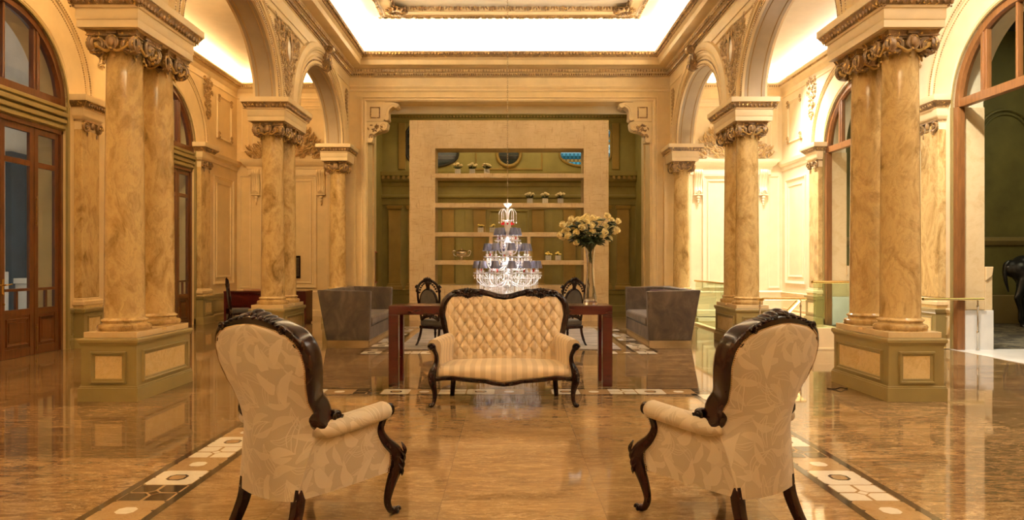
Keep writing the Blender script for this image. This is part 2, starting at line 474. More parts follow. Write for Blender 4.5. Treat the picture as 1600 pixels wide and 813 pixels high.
def m_leaf():
    """jacquard: big leaves, matt on a shinier ground of the same beige"""
    t = NT('leaf_jacquard'); uv = t.coord('UV')
    def layer(scale, rotoff, L, W, seedoff, rand=.75):
        v = t.vmath('ADD', t.vmath('SCALE', uv, scale=scale), seedoff)
        warp = t.noise(v, .9, 2, .5, 0, out=1)
        v = t.vmath('ADD', v, t.vmath('SCALE', t.vmath('SUBTRACT', warp, (.5, .5, .5)), scale=.35))
        vo = t.n('TexVoronoi', {'voronoi_dimensions': '2D', 'feature': 'F1'}, Vector=v, Scale=1.0, Randomness=rand)
        d = t.n('SeparateXYZ', None, Vector=t.vmath('SUBTRACT', v, vo.outputs['Position']))
        c = t.n('SeparateColor', None, Color=vo.outputs['Color'])
        a = t.math('MULTIPLY_ADD', c.outputs[0], 2.4, rotoff)
        ca, sa = t.math('COSINE', a), t.math('SINE', a)
        x = t.math('ADD', t.math('MULTIPLY', d.outputs[0], ca), t.math('MULTIPLY', d.outputs[1], sa))
        y = t.math('SUBTRACT', t.math('MULTIPLY', d.outputs[1], ca), t.math('MULTIPLY', d.outputs[0], sa))
        y = t.math('ADD', y, t.math('MULTIPLY', t.math('MULTIPLY', x, x), .5))
        xx = t.math('DIVIDE', x, L)
        w = t.math('MULTIPLY', t.math('SUBTRACT', 1, t.math('MULTIPLY', xx, xx)), W)
        w = t.math('MULTIPLY', w, t.math('MULTIPLY_ADD', xx, -.35, 1))
        e = t.math('SUBTRACT', w, t.math('ABSOLUTE', y))          # >0 inside
        ins = t.ramp(t.math('MULTIPLY', e, 40), [(0, (0, 0, 0)), (.5, (1, 1, 1))])
        rim = t.ramp(t.math('ABSOLUTE', t.math('SUBTRACT', e, .028)), [(.012, (1, 1, 1)), (.02, (0, 0, 0))])
        rib = t.ramp(t.math('ABSOLUTE', y), [(.010, (1, 1, 1)), (.016, (0, 0, 0))])
        sel = t.math('GREATER_THAN', c.outputs[1], .42)
        outl = t.math('MAXIMUM', t.math('MULTIPLY', rim, 1), t.math('MULTIPLY', rib, 1))
        outl = t.math('MULTIPLY', outl, ins)
        return t.math('MAXIMUM', t.math('MULTIPLY', ins, sel), outl)
    a = layer(6.4, .25, .66, .18, (3.1, 1.7, 0)); b = layer(8.2, 1.3, .64, .15, (11.4, 7.2, 0), .8)
    c = layer(7.4, -1.1, .64, .16, (5.3, 9.1, 0), .8)
    k = t.math('MAXIMUM', t.math('MAXIMUM', a, t.math('MULTIPLY', b, .8)), t.math('MULTIPLY', c, .65))
    wv = t.noise(t.vmath('SCALE', uv, scale=500), 1, 1, .5)
    k2 = t.math('MULTIPLY', k, t.math('MULTIPLY_ADD', wv, .3, .85))
    col = t.mix(k2, (.44, .36, .255), (.58, .495, .38))
    t.bsdf(col, t.math('MULTIPLY_ADD', k, .18, .50), 0, t.bump(wv, .1, .001), Sheen_Weight=.2)
    return t.m
M['leaf'] = m_leaf()

def m_shelfstone():
    t = NT('shelf_travertine'); o = t.coord()
    a = t.noise(t.mapping(o, (1.2, 1.2, 9)), 3.2, 7, .7, .5)
    b = t.noise(t.mapping(o, (9, 9, 1.2)), 3.2, 7, .7, .5)
    c = t.noise(o, 1.4, 5, .6)
    col = t.ramp(c, [(.3, (.44, .32, .17)), (.7, (.62, .48, .29))])
    lines = t.math('MAXIMUM', t.ramp(a, [(.54, (0, 0, 0)), (.66, (1, 1, 1))]), t.ramp(b, [(.55, (0, 0, 0)), (.67, (1, 1, 1))]))
    col = t.mix(t.math('MULTIPLY', lines, .6), col, (.27, .165, .07))
    t.bsdf(col, .35, 0, t.bump(lines, .1, .003)); return t.m
M['shelfstone'] = m_shelfstone()

def m_rug():
    t = NT('mottled_grey_rug'); o = t.coord()
    n = t.noise(t.mapping(o, (1.2, 4, 1)), 1.4, 8, .7, 1.0)
    p = t.n('SeparateXYZ', None, Vector=o)
    ed = t.math('MAXIMUM', t.math('DIVIDE', t.math('ABSOLUTE', p.outputs[0]), 1.5), t.math('DIVIDE', t.math('ABSOLUTE', p.outputs[1]), 1.52))
    edge = t.ramp(t.math('ADD', ed, t.math('MULTIPLY', n, .25)), [(1.08, (0, 0, 0)), (1.16, (1, 1, 1))])
    col = t.ramp(n, [(.40, (.085, .066, .055)), (.50, (.16, .13, .105)), (.62, (.27, .23, .19))])
    col = t.mix(edge, col, (.085, .07, .06))
    t.bsdf(col, .95, 0, t.bump(t.noise(o, 200, 2, .5), .3, .003), Sheen_Weight=.2); return t.m
M['rug'] = m_rug()
def m_carpet():
    t = NT('patterned_dark_carpet'); o = t.coord()
    n = t.noise(t.mapping(o, (1, 1, 1)), 2.2, 5, .65, 1.5)
    col = t.ramp(n, [(.46, (.035, .028, .018)), (.5, (.10, .085, .045)), (.56, (.16, .13, .075)), (.6, (.035, .028, .018))])
    t.bsdf(col, .95, 0); return t.m
M['carpet'] = m_carpet()
def m_stained():
    t = NT('stained_glass'); o = t.coord()
    s = t.n('SeparateXYZ', None, Vector=o)
    x, z = s.outputs[0], s.outputs[2]
    u = t.math('ADD', t.math('MULTIPLY', x, 9), t.math('MULTIPLY', z, 6)); v = t.math('SUBTRACT', t.math('MULTIPLY', x, 9), t.math('MULTIPLY', z, 6))
    la = t.math('ABSOLUTE', t.math('SUBTRACT', t.math('FRACT', u), .5)); lb = t.math('ABSOLUTE', t.math('SUBTRACT', t.math('FRACT', v), .5))
    lead = t.math('MAXIMUM', t.math('GREATER_THAN', la, .44), t.math('GREATER_THAN', lb, .44))
    band = t.math('FRACT', t.math('MULTIPLY', z, 1.6))
    pc = t.ramp(band, [(0, (.10, .30, .36)), (.12, (.55, .85, .85)), (.45, (.60, .88, .86)), (.5, (.40, .22, .05)), (.62, (.08, .35, .42)), (.72, (.34, .20, .05)), (.85, (.03, .12, .14))])
    for e in pc.node.color_ramp.elements: pass
    pc.node.color_ramp.interpolation = 'CONSTANT'
    col = t.mix(lead, pc, (.01, .02, .02))
    em = t.n('Emission', None, Color=col, Strength=.75); t.t.links.new(em.outputs[0], t.out.inputs[0]); return t.m
M['stained'] = m_stained()
def m_stained_dark():
    t = NT('unlit_stained_glass'); o = t.coord()
    s = t.n('SeparateXYZ', None, Vector=o)
    band = t.math('FRACT', t.math('MULTIPLY', s.outputs[2], 3.2))
    col = t.ramp(band, [(0, (.05, .045, .03)), (.12, (.012, .02, .02)), (.6, (.02, .03, .03)), (.7, (.012, .012, .012))])
    t.bsdf(col, .2, 0); return t.m
M['stained_dark'] = m_stained_dark()
M['petal'] = m_simple('rose_petal', (.90, .80, .50), .6, 0, .08, 12)
M['petal_y'] = m_simple('yellow_petal', (.92, .74, .22), .6, 0, .1, 12)
M['leafgreen'] = m_simple('rose_leaf', (.022, .035, .010), .5, 0, .35, 9)
M['stem'] = m_simple('rose_stem', (.05, .075, .02), .5, 0, .2, 9)
M['pot'] = m_simple('white_ceramic', (.80, .76, .68), .25, 0, .03)
M['horse'] = m_simple('black_horse_coat', (.008, .008, .009), .35, 0, .2)
M['soil'] = m_simple('moss', (.03, .04, .015), .9, 0, .3)
M['screen'] = m_simple('dark_print', (.04, .03, .02), .3, 0, .6, 25)
M['deskpad'] = m_simple('tan_leather', (.30, .16, .07), .5)
# ------------------------------------------------------------------ hall dimensions (metres); X right, Y away, Z up
WX, AX, OX = 3.76, 4.10, 6.95          # hall face and aisle face of the arcades, outer aisle walls
YE, YB, YR = 16.6, 18.0, 19.8          # end wall of the hall, back wall of the aisles, back wall of the recess
ZS, RISE = 4.03, 1.24                  # springing of the arcade, rise of its arches
Y0 = -4.0
ML = Matrix.Scale(-1, 4, (1, 0, 0)); MR = Matrix.Translation((.04, 0, 0))
SIDES = (('left', ML), ('right', MR))
PIERS = [(6.87, 8.07), (11.37, 12.57), (15.78, 16.46)]
ARCHES = [(5.22, 1.65), (9.72, 1.66), (14.18, 1.62)]

def arch_wall(mb, x0, x1, y0, y1, z0, z1, ops, jamb=True):
    """wall in a plane of constant x with elliptical-headed openings (yc, half, spring, rise)"""
    ys = [y0, y1]
    for (yc, a, zs, b) in ops:
        for k in range(49):
            ys.append(yc - a * math.cos(PI * k / 48))
    ys = sorted(set(round(y, 5) for y in ys if y0 - 1e-6 <= y <= y1 + 1e-6))
    def low(y):
        for (yc, a, zs, b) in ops:
            if abs(y - yc) <= a + 1e-4: return zs + b * math.sqrt(max(0, 1 - ((y - yc) / a) ** 2))
        return z0
    def inside(ym): return any(abs(ym - yc) < a for (yc, a, zs, b) in ops)
    for ya, yb in zip(ys, ys[1:]):
        ins = inside((ya + yb) / 2)
        la, lb = (low(ya), low(yb)) if ins else (z0, z0)
        for x in (x0, x1):
            mb.f([mb.v(x, ya, la), mb.v(x, yb, lb), mb.v(x, yb, z1), mb.v(x, ya, z1)])
        mb.f([mb.v(x0, ya, la), mb.v(x0, yb, lb), mb.v(x1, yb, lb), mb.v(x1, ya, la)])
        mb.f([mb.v(x0, ya, z1), mb.v(x0, yb, z1), mb.v(x1, yb, z1), mb.v(x1, ya, z1)])
    for (yc, a, zs, b) in ops:
        for y in (yc - a, yc + a):
            if z0 < zs - 1e-3: mb.f([mb.v(x0, y, z0), mb.v(x0, y, zs), mb.v(x1, y, zs), mb.v(x1, y, z0)])
    for y in (y0, y1): mb.f([mb.v(x0, y, z0), mb.v(x0, y, z1), mb.v(x1, y, z1), mb.v(x1, y, z0)])

def arch_pt(yc, a, zs, b, th, off=0):
    n = Vector((math.cos(th) / a, math.sin(th) / b)).normalized()
    return yc + a * math.cos(th) + n.x * off, zs + b * math.sin(th) + n.y * off
def arch_ring(mb, xf, sd, yc, a, zs, b, prof, n=56, t0=0.0, t1=PI, mi=None):
    rows = []
    for i in range(n + 1):
        th = t0 + (t1 - t0) * i / n
        row = []
        for (o, p) in prof:
            y, z = arch_pt(yc, a, zs, b, th, o); row.append(mb.v(xf + sd * p, y, z))
        rows.append(row)
    for r0, r1 in zip(rows, rows[1:]):
        for k in range(len(prof) - 1): mb.f((r0[k], r0[k + 1], r1[k + 1], r1[k]), mi)
def arch_beads(mb, xf, sd, yc, a, zs, b, off, proj, r, step, mi=None, egg=1.0):
    L = PI * (a + b) / 2; n = int(L / step)
    for i in range(n):
        th = PI * (i + .5) / n
        y, z = arch_pt(yc, a, zs, b, th, off)
        Mx = Matrix.Rotation(th, 3, 'X')
        mb.ell((xf + sd * proj, y, z), (r * .8, r * egg, r), 6, 4, mi, Mx)

def rect_frame(mb, O, U, V, N, u0, u1, v0, v1, w, h, mi=None):
    O, U, V, N = map(Vector, (O, U, V, N))
    prof = [(0, 0), (w * .12, h), (w * .38, h), (w * .5, h * .45), (w * .85, h * .35), (w, 0)]
    cs = [(u0, v0, 1, 1), (u1, v0, -1, 1), (u1, v1, -1, -1), (u0, v1, 1, -1)]
    rings = [[mb.v(O + U * (u + su * o) + V * (v + sv * o) + N * p) for (o, p) in prof] for (u, v, su, sv) in cs]
    for i in range(4):
        a, b = rings[i], rings[(i + 1) % 4]
        for k in range(len(prof) - 1): mb.f((a[k], a[k + 1], b[k + 1], b[k]), mi)
def rect_path(x0, x1, y0, y1): return [(x0, y0), (x1, y0), (x1, y1), (x0, y1)]
def dentils(mb, p0, p1, N, z0, z1, depth, w, step, mi=None):
    p0, p1, N = Vector(p0), Vector(p1), Vector(N); L = (p1 - p0).length; d = (p1 - p0) / L; n = int(L / step)
    for i in range(n):
        c = p0 + d * ((i + .5) * L / n); a = c - d * w / 2; b = c + d * w / 2
        q = [a, b, b + N * depth, a + N * depth]
        lo = [mb.v(t.x, t.y, z0) for t in q]; hi = [mb.v(t.x, t.y, z1) for t in q]
        mb.f(lo, mi); mb.f(hi, mi)
        for k in range(4): mb.f((lo[k], lo[(k + 1) % 4], hi[(k + 1) % 4], hi[k]), mi)
def eggs(mb, p0, p1, N, z, off, r, step, mi=None, tall=1.4, wide=.8):
    p0, p1, N = Vector(p0), Vector(p1), Vector(N); L = (p1 - p0).length; d = (p1 - p0) / L; n = int(L / step)
    for i in range(n):
        c = p0 + d * ((i + .5) * L / n) + N * off
        rr = (r * wide if abs(d.x) > .5 else r, r * wide if abs(d.y) > .5 else r, r * tall)
        mb.ell((c.x, c.y, z), rr, 6, 4, mi)

# ------------------------------------------------------------------ floor with a stair well in the right aisle
fl = MB()
HX0, HX1, HY0, HY1 = 4.30, 6.95, 11.15, 18.0
xs = [-7.42, HX0, HX1, 7.05]; ys_ = [Y0, HY0, HY1, 20.0]
for i in range(3):
    for j in range(3):
        if i == 1 and j == 1: continue
        if j == 2 and i >= 1: continue
        fl.f([fl.v(xs[i], ys_[j], 0), fl.v(xs[i + 1], ys_[j], 0), fl.v(xs[i + 1], ys_[j + 1], 0), fl.v(xs[i], ys_[j + 1], 0)])
        fl.f([fl.v(xs[i], ys_[j], -.2), fl.v(xs[i], ys_[j + 1], -.2), fl.v(xs[i + 1], ys_[j + 1], -.2), fl.v(xs[i + 1], ys_[j], -.2)])
struct(fl.build('floor', M['floor'], smooth=False, recalc=False))
wl = MB()
wl.box(HX0 - .02, HX1, HY0 - .02, HY1, -2.6, -2.5)
wl.box(HX0 - .12, HX0, HY0, HY1, -2.5, -.0)
wl.box(HX0, HX1, HY0 - .12, HY0, -2.5, -.0)
wl.box(HX1, HX1 + .12, HY0, HY1, -2.5, .0)
wl.box(HX0, HX1, HY1, HY1 + .1, -2.5, 0)
struct(wl.build('wall_stairwell', M['cream_hi'], smooth=False))
st = MB()
for k in range(12): st.box(HX0, HX0 + .95, HY0 + .3 * k, HY0 + .3 * (k + 1), -2.5, -.19 * (k + 1) + .0)
struct(st.build('trim_stairs', M['white_stone'], smooth=False))

# inlaid borders -------------------------------------------------------
def inlay(mb, c, U, n, T, band_t0, start=0, black_w=.05):
    """run of n tiles of side T starting at c in direction U, to the left of U"""
    c, U = Vector(c), Vector(U); W = Vector((-U.y, U.x))
    def P(u, w, z): p = c + U * u + W * w; return mb.v(p.x, p.y, z)
    def poly(pts, mi, z=.0022): mb.f([P(u, w, z) for (u, w) in pts], mi)
    L = n * T
    poly([(-black_w, -black_w), (L + black_w, -black_w), (L + black_w, 0), (-black_w, 0)], 2, .0012)
    poly([(-black_w, T), (L + black_w, T), (L + black_w, T + black_w), (-black_w, T + black_w)], 2, .0012)
    poly([(0, 0), (L, 0), (L, T), (0, T)], 0, .0011)
    for k in range(n):
        o = k * T; typ = (k + start) % 6; e = .012
        q = T / 2; c_ = .032; ch = .05
        def R4(mi):
            for (a, b) in ((0, 0), (1, 0), (0, 1), (1, 1)):
                x0 = o + a * q + e; x1 = o + (a + 1) * q - e * .6; y0 = b * q + e; y1 = (b + 1) * q - e * .6
                # clip the corner that faces the middle of the tile
                pts = []
                for (x, y, sx, sy, mid) in ((x0, y0, 1, 1, a and b), (x1, y0, -1, 1, (not a) and b), (x1, y1, -1, -1, (not a) and (not b)), (x0, y1, 1, -1, a and (not b))):
                    if mid:
                        p1, p2 = (x + sx * c_, y), (x, y + sy * c_)
                        pts += [p1, p2] if sx * sy < 0 else [p2, p1]
                    else: pts.append((x, y))
                poly(pts, mi)
            r = .034; m_ = o + q
            poly([(m_ - r, q), (m_, q - r), (m_ + r, q), (m_, q + r)], mi, .0023)
        if typ in (0, 3):
            d = .028
            poly([(o + d, .004), (o + T - d, .004), (o + T - .004, d), (o + T - .004, T - d), (o + T - d, T - .004), (o + d, T - .004), (o + .004, T - d), (o + .004, d)], 1)
            r = .062; s_ = .034
            oc = lambda r, s_: [(o + q - s_, q - r), (o + q + s_, q - r), (o + q + r, q - s_), (o + q + r, q + s_), (o + q + s_, q + r), (o + q - s_, q + r), (o + q - r, q + s_), (o + q - r, q - s_)]
            poly(oc(.060, .032), 2, .0026); poly(oc(.045, .024), 0, .0030)
        elif typ in (2, 5): R4(1 if typ == 2 else 2)
        else:
            r, s_ = .052, .026
            poly([(o + q - s_, q - r), (o + q + s_, q - r), (o + q + r, q - s_), (o + q + r, q + s_), (o + q + s_, q + r), (o + q - s_, q + r), (o + q - r, q + s_), (o + q - r, q - s_)], 1)
        for (x, y) in ((o + q, 0), (o + q, T), (o, 0), (o, T)):
            r = .016; poly([(x - r, y), (x, y - r if y > 0 else y), (x + r, y), (x, y + r if y < T else y)], 2, .0027)
T1 = .297
IN = [M['in_tan'], M['in_white'], M['in_black']]
b = MB(); inlay(b, (-2.235, 7.255), (1, 0), 15, T1, 0, 3); 
struct(b.build('trim_inlay', IN, smooth=False, recalc=False, loc=(.01, 0, 0)))
b = MB(); inlay(b, (-1.938, 7.255 - 30 * T1), (0, 1), 30, T1, 0, 4); struct(b.build('trim_inlay', IN, smooth=False, recalc=False))
b = MB(); inlay(b, (2.23, 7.255 - 30 * T1), (0, 1), 30, T1, 0, 1); struct(b.build('trim_inlay', IN, smooth=False, recalc=False))
T2 = .29
b = MB(); inlay(b, (-2.235, 10.50), (1, 0), 15, T1, 0, 0); struct(b.build('trim_inlay', IN, smooth=False, recalc=False, loc=(.01, 0, 0)))
b = MB(); inlay(b, (-2.235, 14.75), (1, 0), 15, T1, 0, 2); struct(b.build('trim_inlay', IN, smooth=False, recalc=False, loc=(.01, 0, 0)))
b = MB(); inlay(b, (-1.938, 10.80), (0, 1), 13, .3038, 0, 4); struct(b.build('trim_inlay', IN, smooth=False, recalc=False))
b = MB(); inlay(b, (2.235, 10.80), (0, 1), 13, .3038, 0, 1); struct(b.build('trim_inlay', IN, smooth=False, recalc=False))

# ------------------------------------------------------------------ arcades
for side, MX in SIDES:
    mb = MB(MX)
    arch_wall(mb, WX, AX, 3.4, YE + .2, ZS, 7.0, [(yc, a, ZS, RISE) for (yc, a) in ARCHES])
    mb.box(WX, AX, Y0, 3.4, 0, 7.0)
    mb.box(3.60, AX, YE - .12, YR + .1, 0, ZS + .02)
    w = struct(mb.build('wall_arcade_' + side, M['cream'], smooth=False))
    # archivolts, both faces, and the soffit bands
    mb = MB(MX); be = MB(MX); so = MB(MX); ln = MB(MX)
    for i, (yc, a) in enumerate(ARCHES):
        for xf, sd in ((WX, -1), (AX, 1)):
            arch_ring(mb, xf, sd, yc, a, ZS, RISE, [(0, -.002), (0, .035), (.035, .042), (.045, .02), (.15, .02), (.155, .05), (.175, .055), (.19, .035), (.23, .03), (.24, .055), (.27, .06), (.285, .03), (.30, 0)])
        arch_beads(be, WX, -1, yc, a, ZS, RISE, .018, .038, .012, .028)
        arch_beads(be, WX, -1, yc, a, ZS, RISE, .098, .022, .015, .036, None, 1.2)
        if i == 1: arch_beads(be, WX, -1, yc, a, ZS, RISE, .252, .055, .013, .03)
        for (xa, xb) in ((WX + .06, AX - .06),):
            rows = []
            for k in range(57):
                th = PI * k / 56
                r = []
                for (x, o) in ((xa - .012, 0), (xa, -.015), (xa + .012, 0)): y, z = arch_pt(yc, a, ZS, RISE, th, o); r.append((x, y, z))
                for (x, o) in ((xb - .012, 0), (xb, -.015), (xb + .012, 0)): y, z = arch_pt(yc, a, ZS, RISE, th, o); r.append((x, y, z))
                rows.append([ln.v(*p) for p in r])
            for r0, r1 in zip(rows, rows[1:]):
                for k in (0, 1, 3, 4): ln.f((r0[k], r0[k + 1], r1[k + 1], r1[k]))
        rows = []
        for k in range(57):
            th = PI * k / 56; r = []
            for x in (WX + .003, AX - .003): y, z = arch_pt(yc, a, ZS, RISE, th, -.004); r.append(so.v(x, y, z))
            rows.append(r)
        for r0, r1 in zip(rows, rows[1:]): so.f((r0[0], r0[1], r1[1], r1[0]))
    t = struct(mb.build('trim_archivolt_' + side, M['cream_hi'], smooth=True, angle=30))
    be.build('bead_row', M['gilt'], t)
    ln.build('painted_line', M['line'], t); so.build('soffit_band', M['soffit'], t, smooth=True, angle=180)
    # wide hood moulding round the last arch, keystone console
    mb = MB(MX)
    yc, a = ARCHES[2]
    arch_ring(mb, WX, -1, yc, a + .30, ZS + .0, RISE + .28, [(0, 0), (0, .07), (.05, .085), (.10, .06), (.14, .05), (.16, 0)], t0=.0, t1=PI)
    t2 = struct(mb.build('trim_hood_' + side, M['cream_hi'], angle=30))
    for (kc, ka) in (ARCHES[2], ARCHES[1]):
        kz = ZS + RISE; mb = MB(MX)
        prof = [(0, .44), (.20, .46), (.24, .40), (.20, .33), (.14, .30), (.13, .22), (.17, .12), (.15, .02), (.10, -.03), (.05, -.02), (0, .0)]
        pr = catmull([(p[0], 0, p[1]) for p in prof], 3)
        mb.prism([(p.x, p.z) for p in pr], lambda q: (WX - q[0], kc - .07, kz + q[1] - .01), lambda q: (WX - q[0], kc + .07, kz + q[1] - .01))
        for s_ in (-1, 1):
            spiral(mb, (WX - .15, kc + s_ * .075, kz + .38), (-1, 0, 0), (0, 0, 1), (0, s_, 0), .075, 1.3, .016, 1)
            spiral(mb, (WX - .10, kc + s_ * .075, kz + .03), (-1, 0, 0), (0, 0, 1), (0, s_, 0), .05, 1.2, .013, -1)
            leafm(mb, (WX - .12, kc + s_ * .09, kz + .30), (0, s_ * .5, -1), (-1, 0, 0), .2, .045)
            leafm(mb, (WX - .05, kc + s_ * .10, kz + .42), (0, s_, .4), (-1, 0, 0), .12, .035)
        for k in range(4): leafm(mb, (WX - .14 - .015 * k, kc, kz + .34 - k * .08), (0, 0, -1), (-1, 0, .2), .13, .06)
        struct(mb.build('trim_keystone_' + side, M['gilt'], angle=40))
    # spandrel panels with an oval mirror medallion, above the piers
    for j, (ya, yb) in enumerate(PIERS[:2]):
        ym = (ya + yb) / 2
        mb = MB(MX); gl = MB(MX)
        def LR(z):   # half width of the spandrel at height z
            t = min(.97, max(0, (z - ZS) / RISE))
            return 2.25 - .34 - 1.64 * math.sqrt(max(0, 1 - t * t)) - .05
        fr = []
        zz = [4.30, 4.55, 4.8, 5.0, 5.15, 5.25]
        for z in zz: fr.append((LR(z) * .80 + .02, z))
        outl = [(0, 4.22)] + fr + [(fr[-1][0] - .1, 5.36), (.3, 5.38), (.0, 5.40)]
        pts = [Vector((WX - .012, ym + p[0], p[1])) for p in outl] + [Vector((WX - .012, ym - p[0], p[1])) for p in outl[-2:0:-1]]
        mb.tube(pts, .02, 6, closed=True)
        t = struct(mb.build('trim_spandrel_' + side, M['cream_hi']))
        mb = MB(MX); rnd = random.Random(5 + j)
        oz = 4.98
        ring = [Vector((WX - .03, ym + .135 * math.cos(k * PI / 16), oz + .225 * math.sin(k * PI / 16))) for k in range(32)]
        mb.tube(ring, .022, 6, closed=True)
        ring = [Vector((WX - .02, ym + .165 * math.cos(k * PI / 16), oz + .26 * math.sin(k * PI / 16))) for k in range(32)]
        mb.tube(ring, .014, 6, closed=True)
        n = 0
        for z in [4.28 + .055 * q for q in range(20)]:
            hw = min(LR(z) * .60, .62)
            y = -hw
            while y <= hw:
                if (y / .21) ** 2 + ((z - oz) / .29) ** 2 > 1 and z < 5.33:
                    if rnd.random() < .45: spiral(mb, (WX - .012, ym + y, z), (0, 1, 0), (0, 0, 1), (-1, 0, 0), .045, 1.3, .011, rnd.choice((1, -1)), rnd.random() * 6, 14, 5)
                    else:
                        a_ = rnd.random() * 2 * PI; leafm(mb, (WX - .012, ym + y, z), (0, math.cos(a_), math.sin(a_)), (-1, 0, 0), .10, .024, .4, None, 4)
                y += .085
        for s_ in (-1, 1): spiral(mb, (WX - .04, ym + s_ * .06, oz + .27), (0, 1, 0), (0, 0, 1), (-1, 0, 0), .06, 1.5, .02, s_)
        leafm(mb, (WX - .05, ym, oz + .30), (0, 0, -1), (-1, 0, 0), .2, .05)
        mb.build('relief', M['gilt2'], t)
        gl.grid(lambda u, v: (WX - .02 - .012 * (1 - v * v), ym + .13 * v * math.cos(2 * PI * u), oz + .22 * v * math.sin(2 * PI * u)), 32, 4)
        gl.build('medallion', M['white_stone'], t)
    # narrow ornaments just above the impost and beside the end wall
    for (ym, z0, z1, hw) in ((PIERS[1][0] + .60, 4.10, 4.62, .10), (PIERS[0][0] + .60, 4.10, 4.62, .10), (16.25, 4.45, 5.35, .16)):
        mb = MB(MX); rnd = random.Random(int(ym * 10))
        z = z0
        while z < z1:
            w_ = hw * (z - z0 + .15) / (z1 - z0 + .15)
            for s_ in (-1, 1):
                spiral(mb, (WX - .012, ym + s_ * w_ * .6, z), (0, 1, 0), (0, 0, 1), (-1, 0, 0), max(.03, w_ * .45), 1.2, .012, s_, 1, 14, 5)
                leafm(mb, (WX - .012, ym, z), (0, s_ * .7, 1), (-1, 0, 0), .11, .03, .4, None, 4)
            z += .085
        struct(mb.build('trim_relief_' + side, M['gilt2']))

# imposts over the piers
for side, MX in SIDES:
    for (ya, yb) in PIERS:
        mb = MB(MX); cx, yc = 3.92, (ya + yb) / 2; hy = (yb - ya) / 2
        prof = [(-.05, 3.655), (-.02, 3.655), (-.01, 3.70), (.025, 3.735), (.03, 3.75), (.03, 3.84), (.045, 3.845), (.05, 3.87), (.10, 3.945), (.115, 3.95), (.115, 4.028), (-.25, 4.03)]
        path = rect_path(cx - .275, cx + .275, yc - hy + .02, yc + hy - .02)
        mb.moulding(path, prof, True, side=-1)
        mb.box(cx - .30, cx + .30, yc - hy, yc + hy, 3.66, 3.80)
        t = struct(mb.build('trim_impost_' + side, M['cream_hi'], angle=25))
        g = MB(MX)
        for (p0, p1, N) in (((cx - .36, yc - hy - .06), (cx + .36, yc - hy - .06), (0, -1)), ((cx - .355, yc - hy - .06), (cx - .355, yc + hy + .06), (-1, 0)), ((cx + .355, yc - hy - .06), (cx + .355, yc + hy + .06), (1, 0)), ((cx - .36, yc + hy + .06), (cx + .36, yc + hy + .06), (0, 1))):
            eggs(g, p0, p1, N, 3.905, -.012, .026, .062, None, 1.35, .85)
            eggs(g, p0, p1, N, 3.858, -.045, .010, .022, None, 1, 1)
        g.moulding(path, [(.052, 3.868), (.078, 3.90), (.105, 3.944)], True, side=-1)
        g.build('egg_band', M['gilt'], t)

# ------------------------------------------------------------------ hall cornice, cove and ceiling
CR = rect_path(-WX, WX + .04, Y0, YE)
def inner(p): return p
cor = MB()
prof = [(0, 5.50), (.018, 5.50), (.018, 5.53), (0, 5.55), (0, 5.72), (.02, 5.745), (.03, 5.765), (.06, 5.80), (.065, 5.835), (.10, 5.84), (.10, 5.905), (.125, 5.915), (.14, 5.935), (.30, 5.945), (.325, 5.955), (.33, 6.06), (.345, 6.07), (.375, 6.105), (.385, 6.12), (.43, 6.17), (.453, 6.215), (.453, 6.235), (.42, 6.24), (.36, 6.16), (.0, 6.14)]
cor.moulding(CR, prof, True, side=1)
t = struct(cor.build('trim_cornice', M['cream_hi'], angle=25))
dn = MB(); eg = MB(); eg2 = MB()
XR = WX + .04
runs = [((-WX, YE), (XR, YE), (0, -1)), ((-WX, 4.0), (-WX, YE), (1, 0)), ((XR, 4.0), (XR, YE), (-1, 0))]
for p0, p1, N in runs:
    dentils(dn, p0, p1, N, 5.845, 5.90, .135, .040, .068)
    eggs(eg, p0, p1, N, 5.795, .062, .026, .052, None, 1.2)
    eggs(eg, p0, p1, N, 5.752, .034, .010, .024, None, 1, 1)
    eggs(eg2, p0, p1, N, 6.175, .440, .032, .075, None, 1.25, 1.0)
    eggs(eg2, p0, p1, N, 6.112, .388, .011, .03, None, 1, 1)
dn.build('dentil_row', M['gilt2'], t, smooth=False); eg.build('egg_row', M['gilt'], t); eg2.build('leaf_row', M['gilt'], t)
mb = MB()
mb.moulding(CR, [(.385, 6.118), (.435, 6.17), (.458, 6.213), (.458, 6.222)], True, side=1); mb.build('painted_ground', M['gilt2'], t)
# cove behind the lip and flat ceiling
cv = MB()
cvp = [(0, 6.14), (.0, 6.45)] + [(.55 * (1 - math.cos(k * PI / 16)), 6.45 + .5 * math.sin(k * PI / 16)) for k in range(1, 9)]
cv.moulding(CR, cvp, True, side=1)
i0 = .55
cv.f([cv.v(-WX + i0, Y0 + i0, 6.95), cv.v(XR - i0, Y0 + i0, 6.95), cv.v(XR - i0, YE - i0, 6.95), cv.v(-WX + i0, YE - i0, 6.95)])
struct(cv.build('ceiling_hall', M['cove'], angle=60))
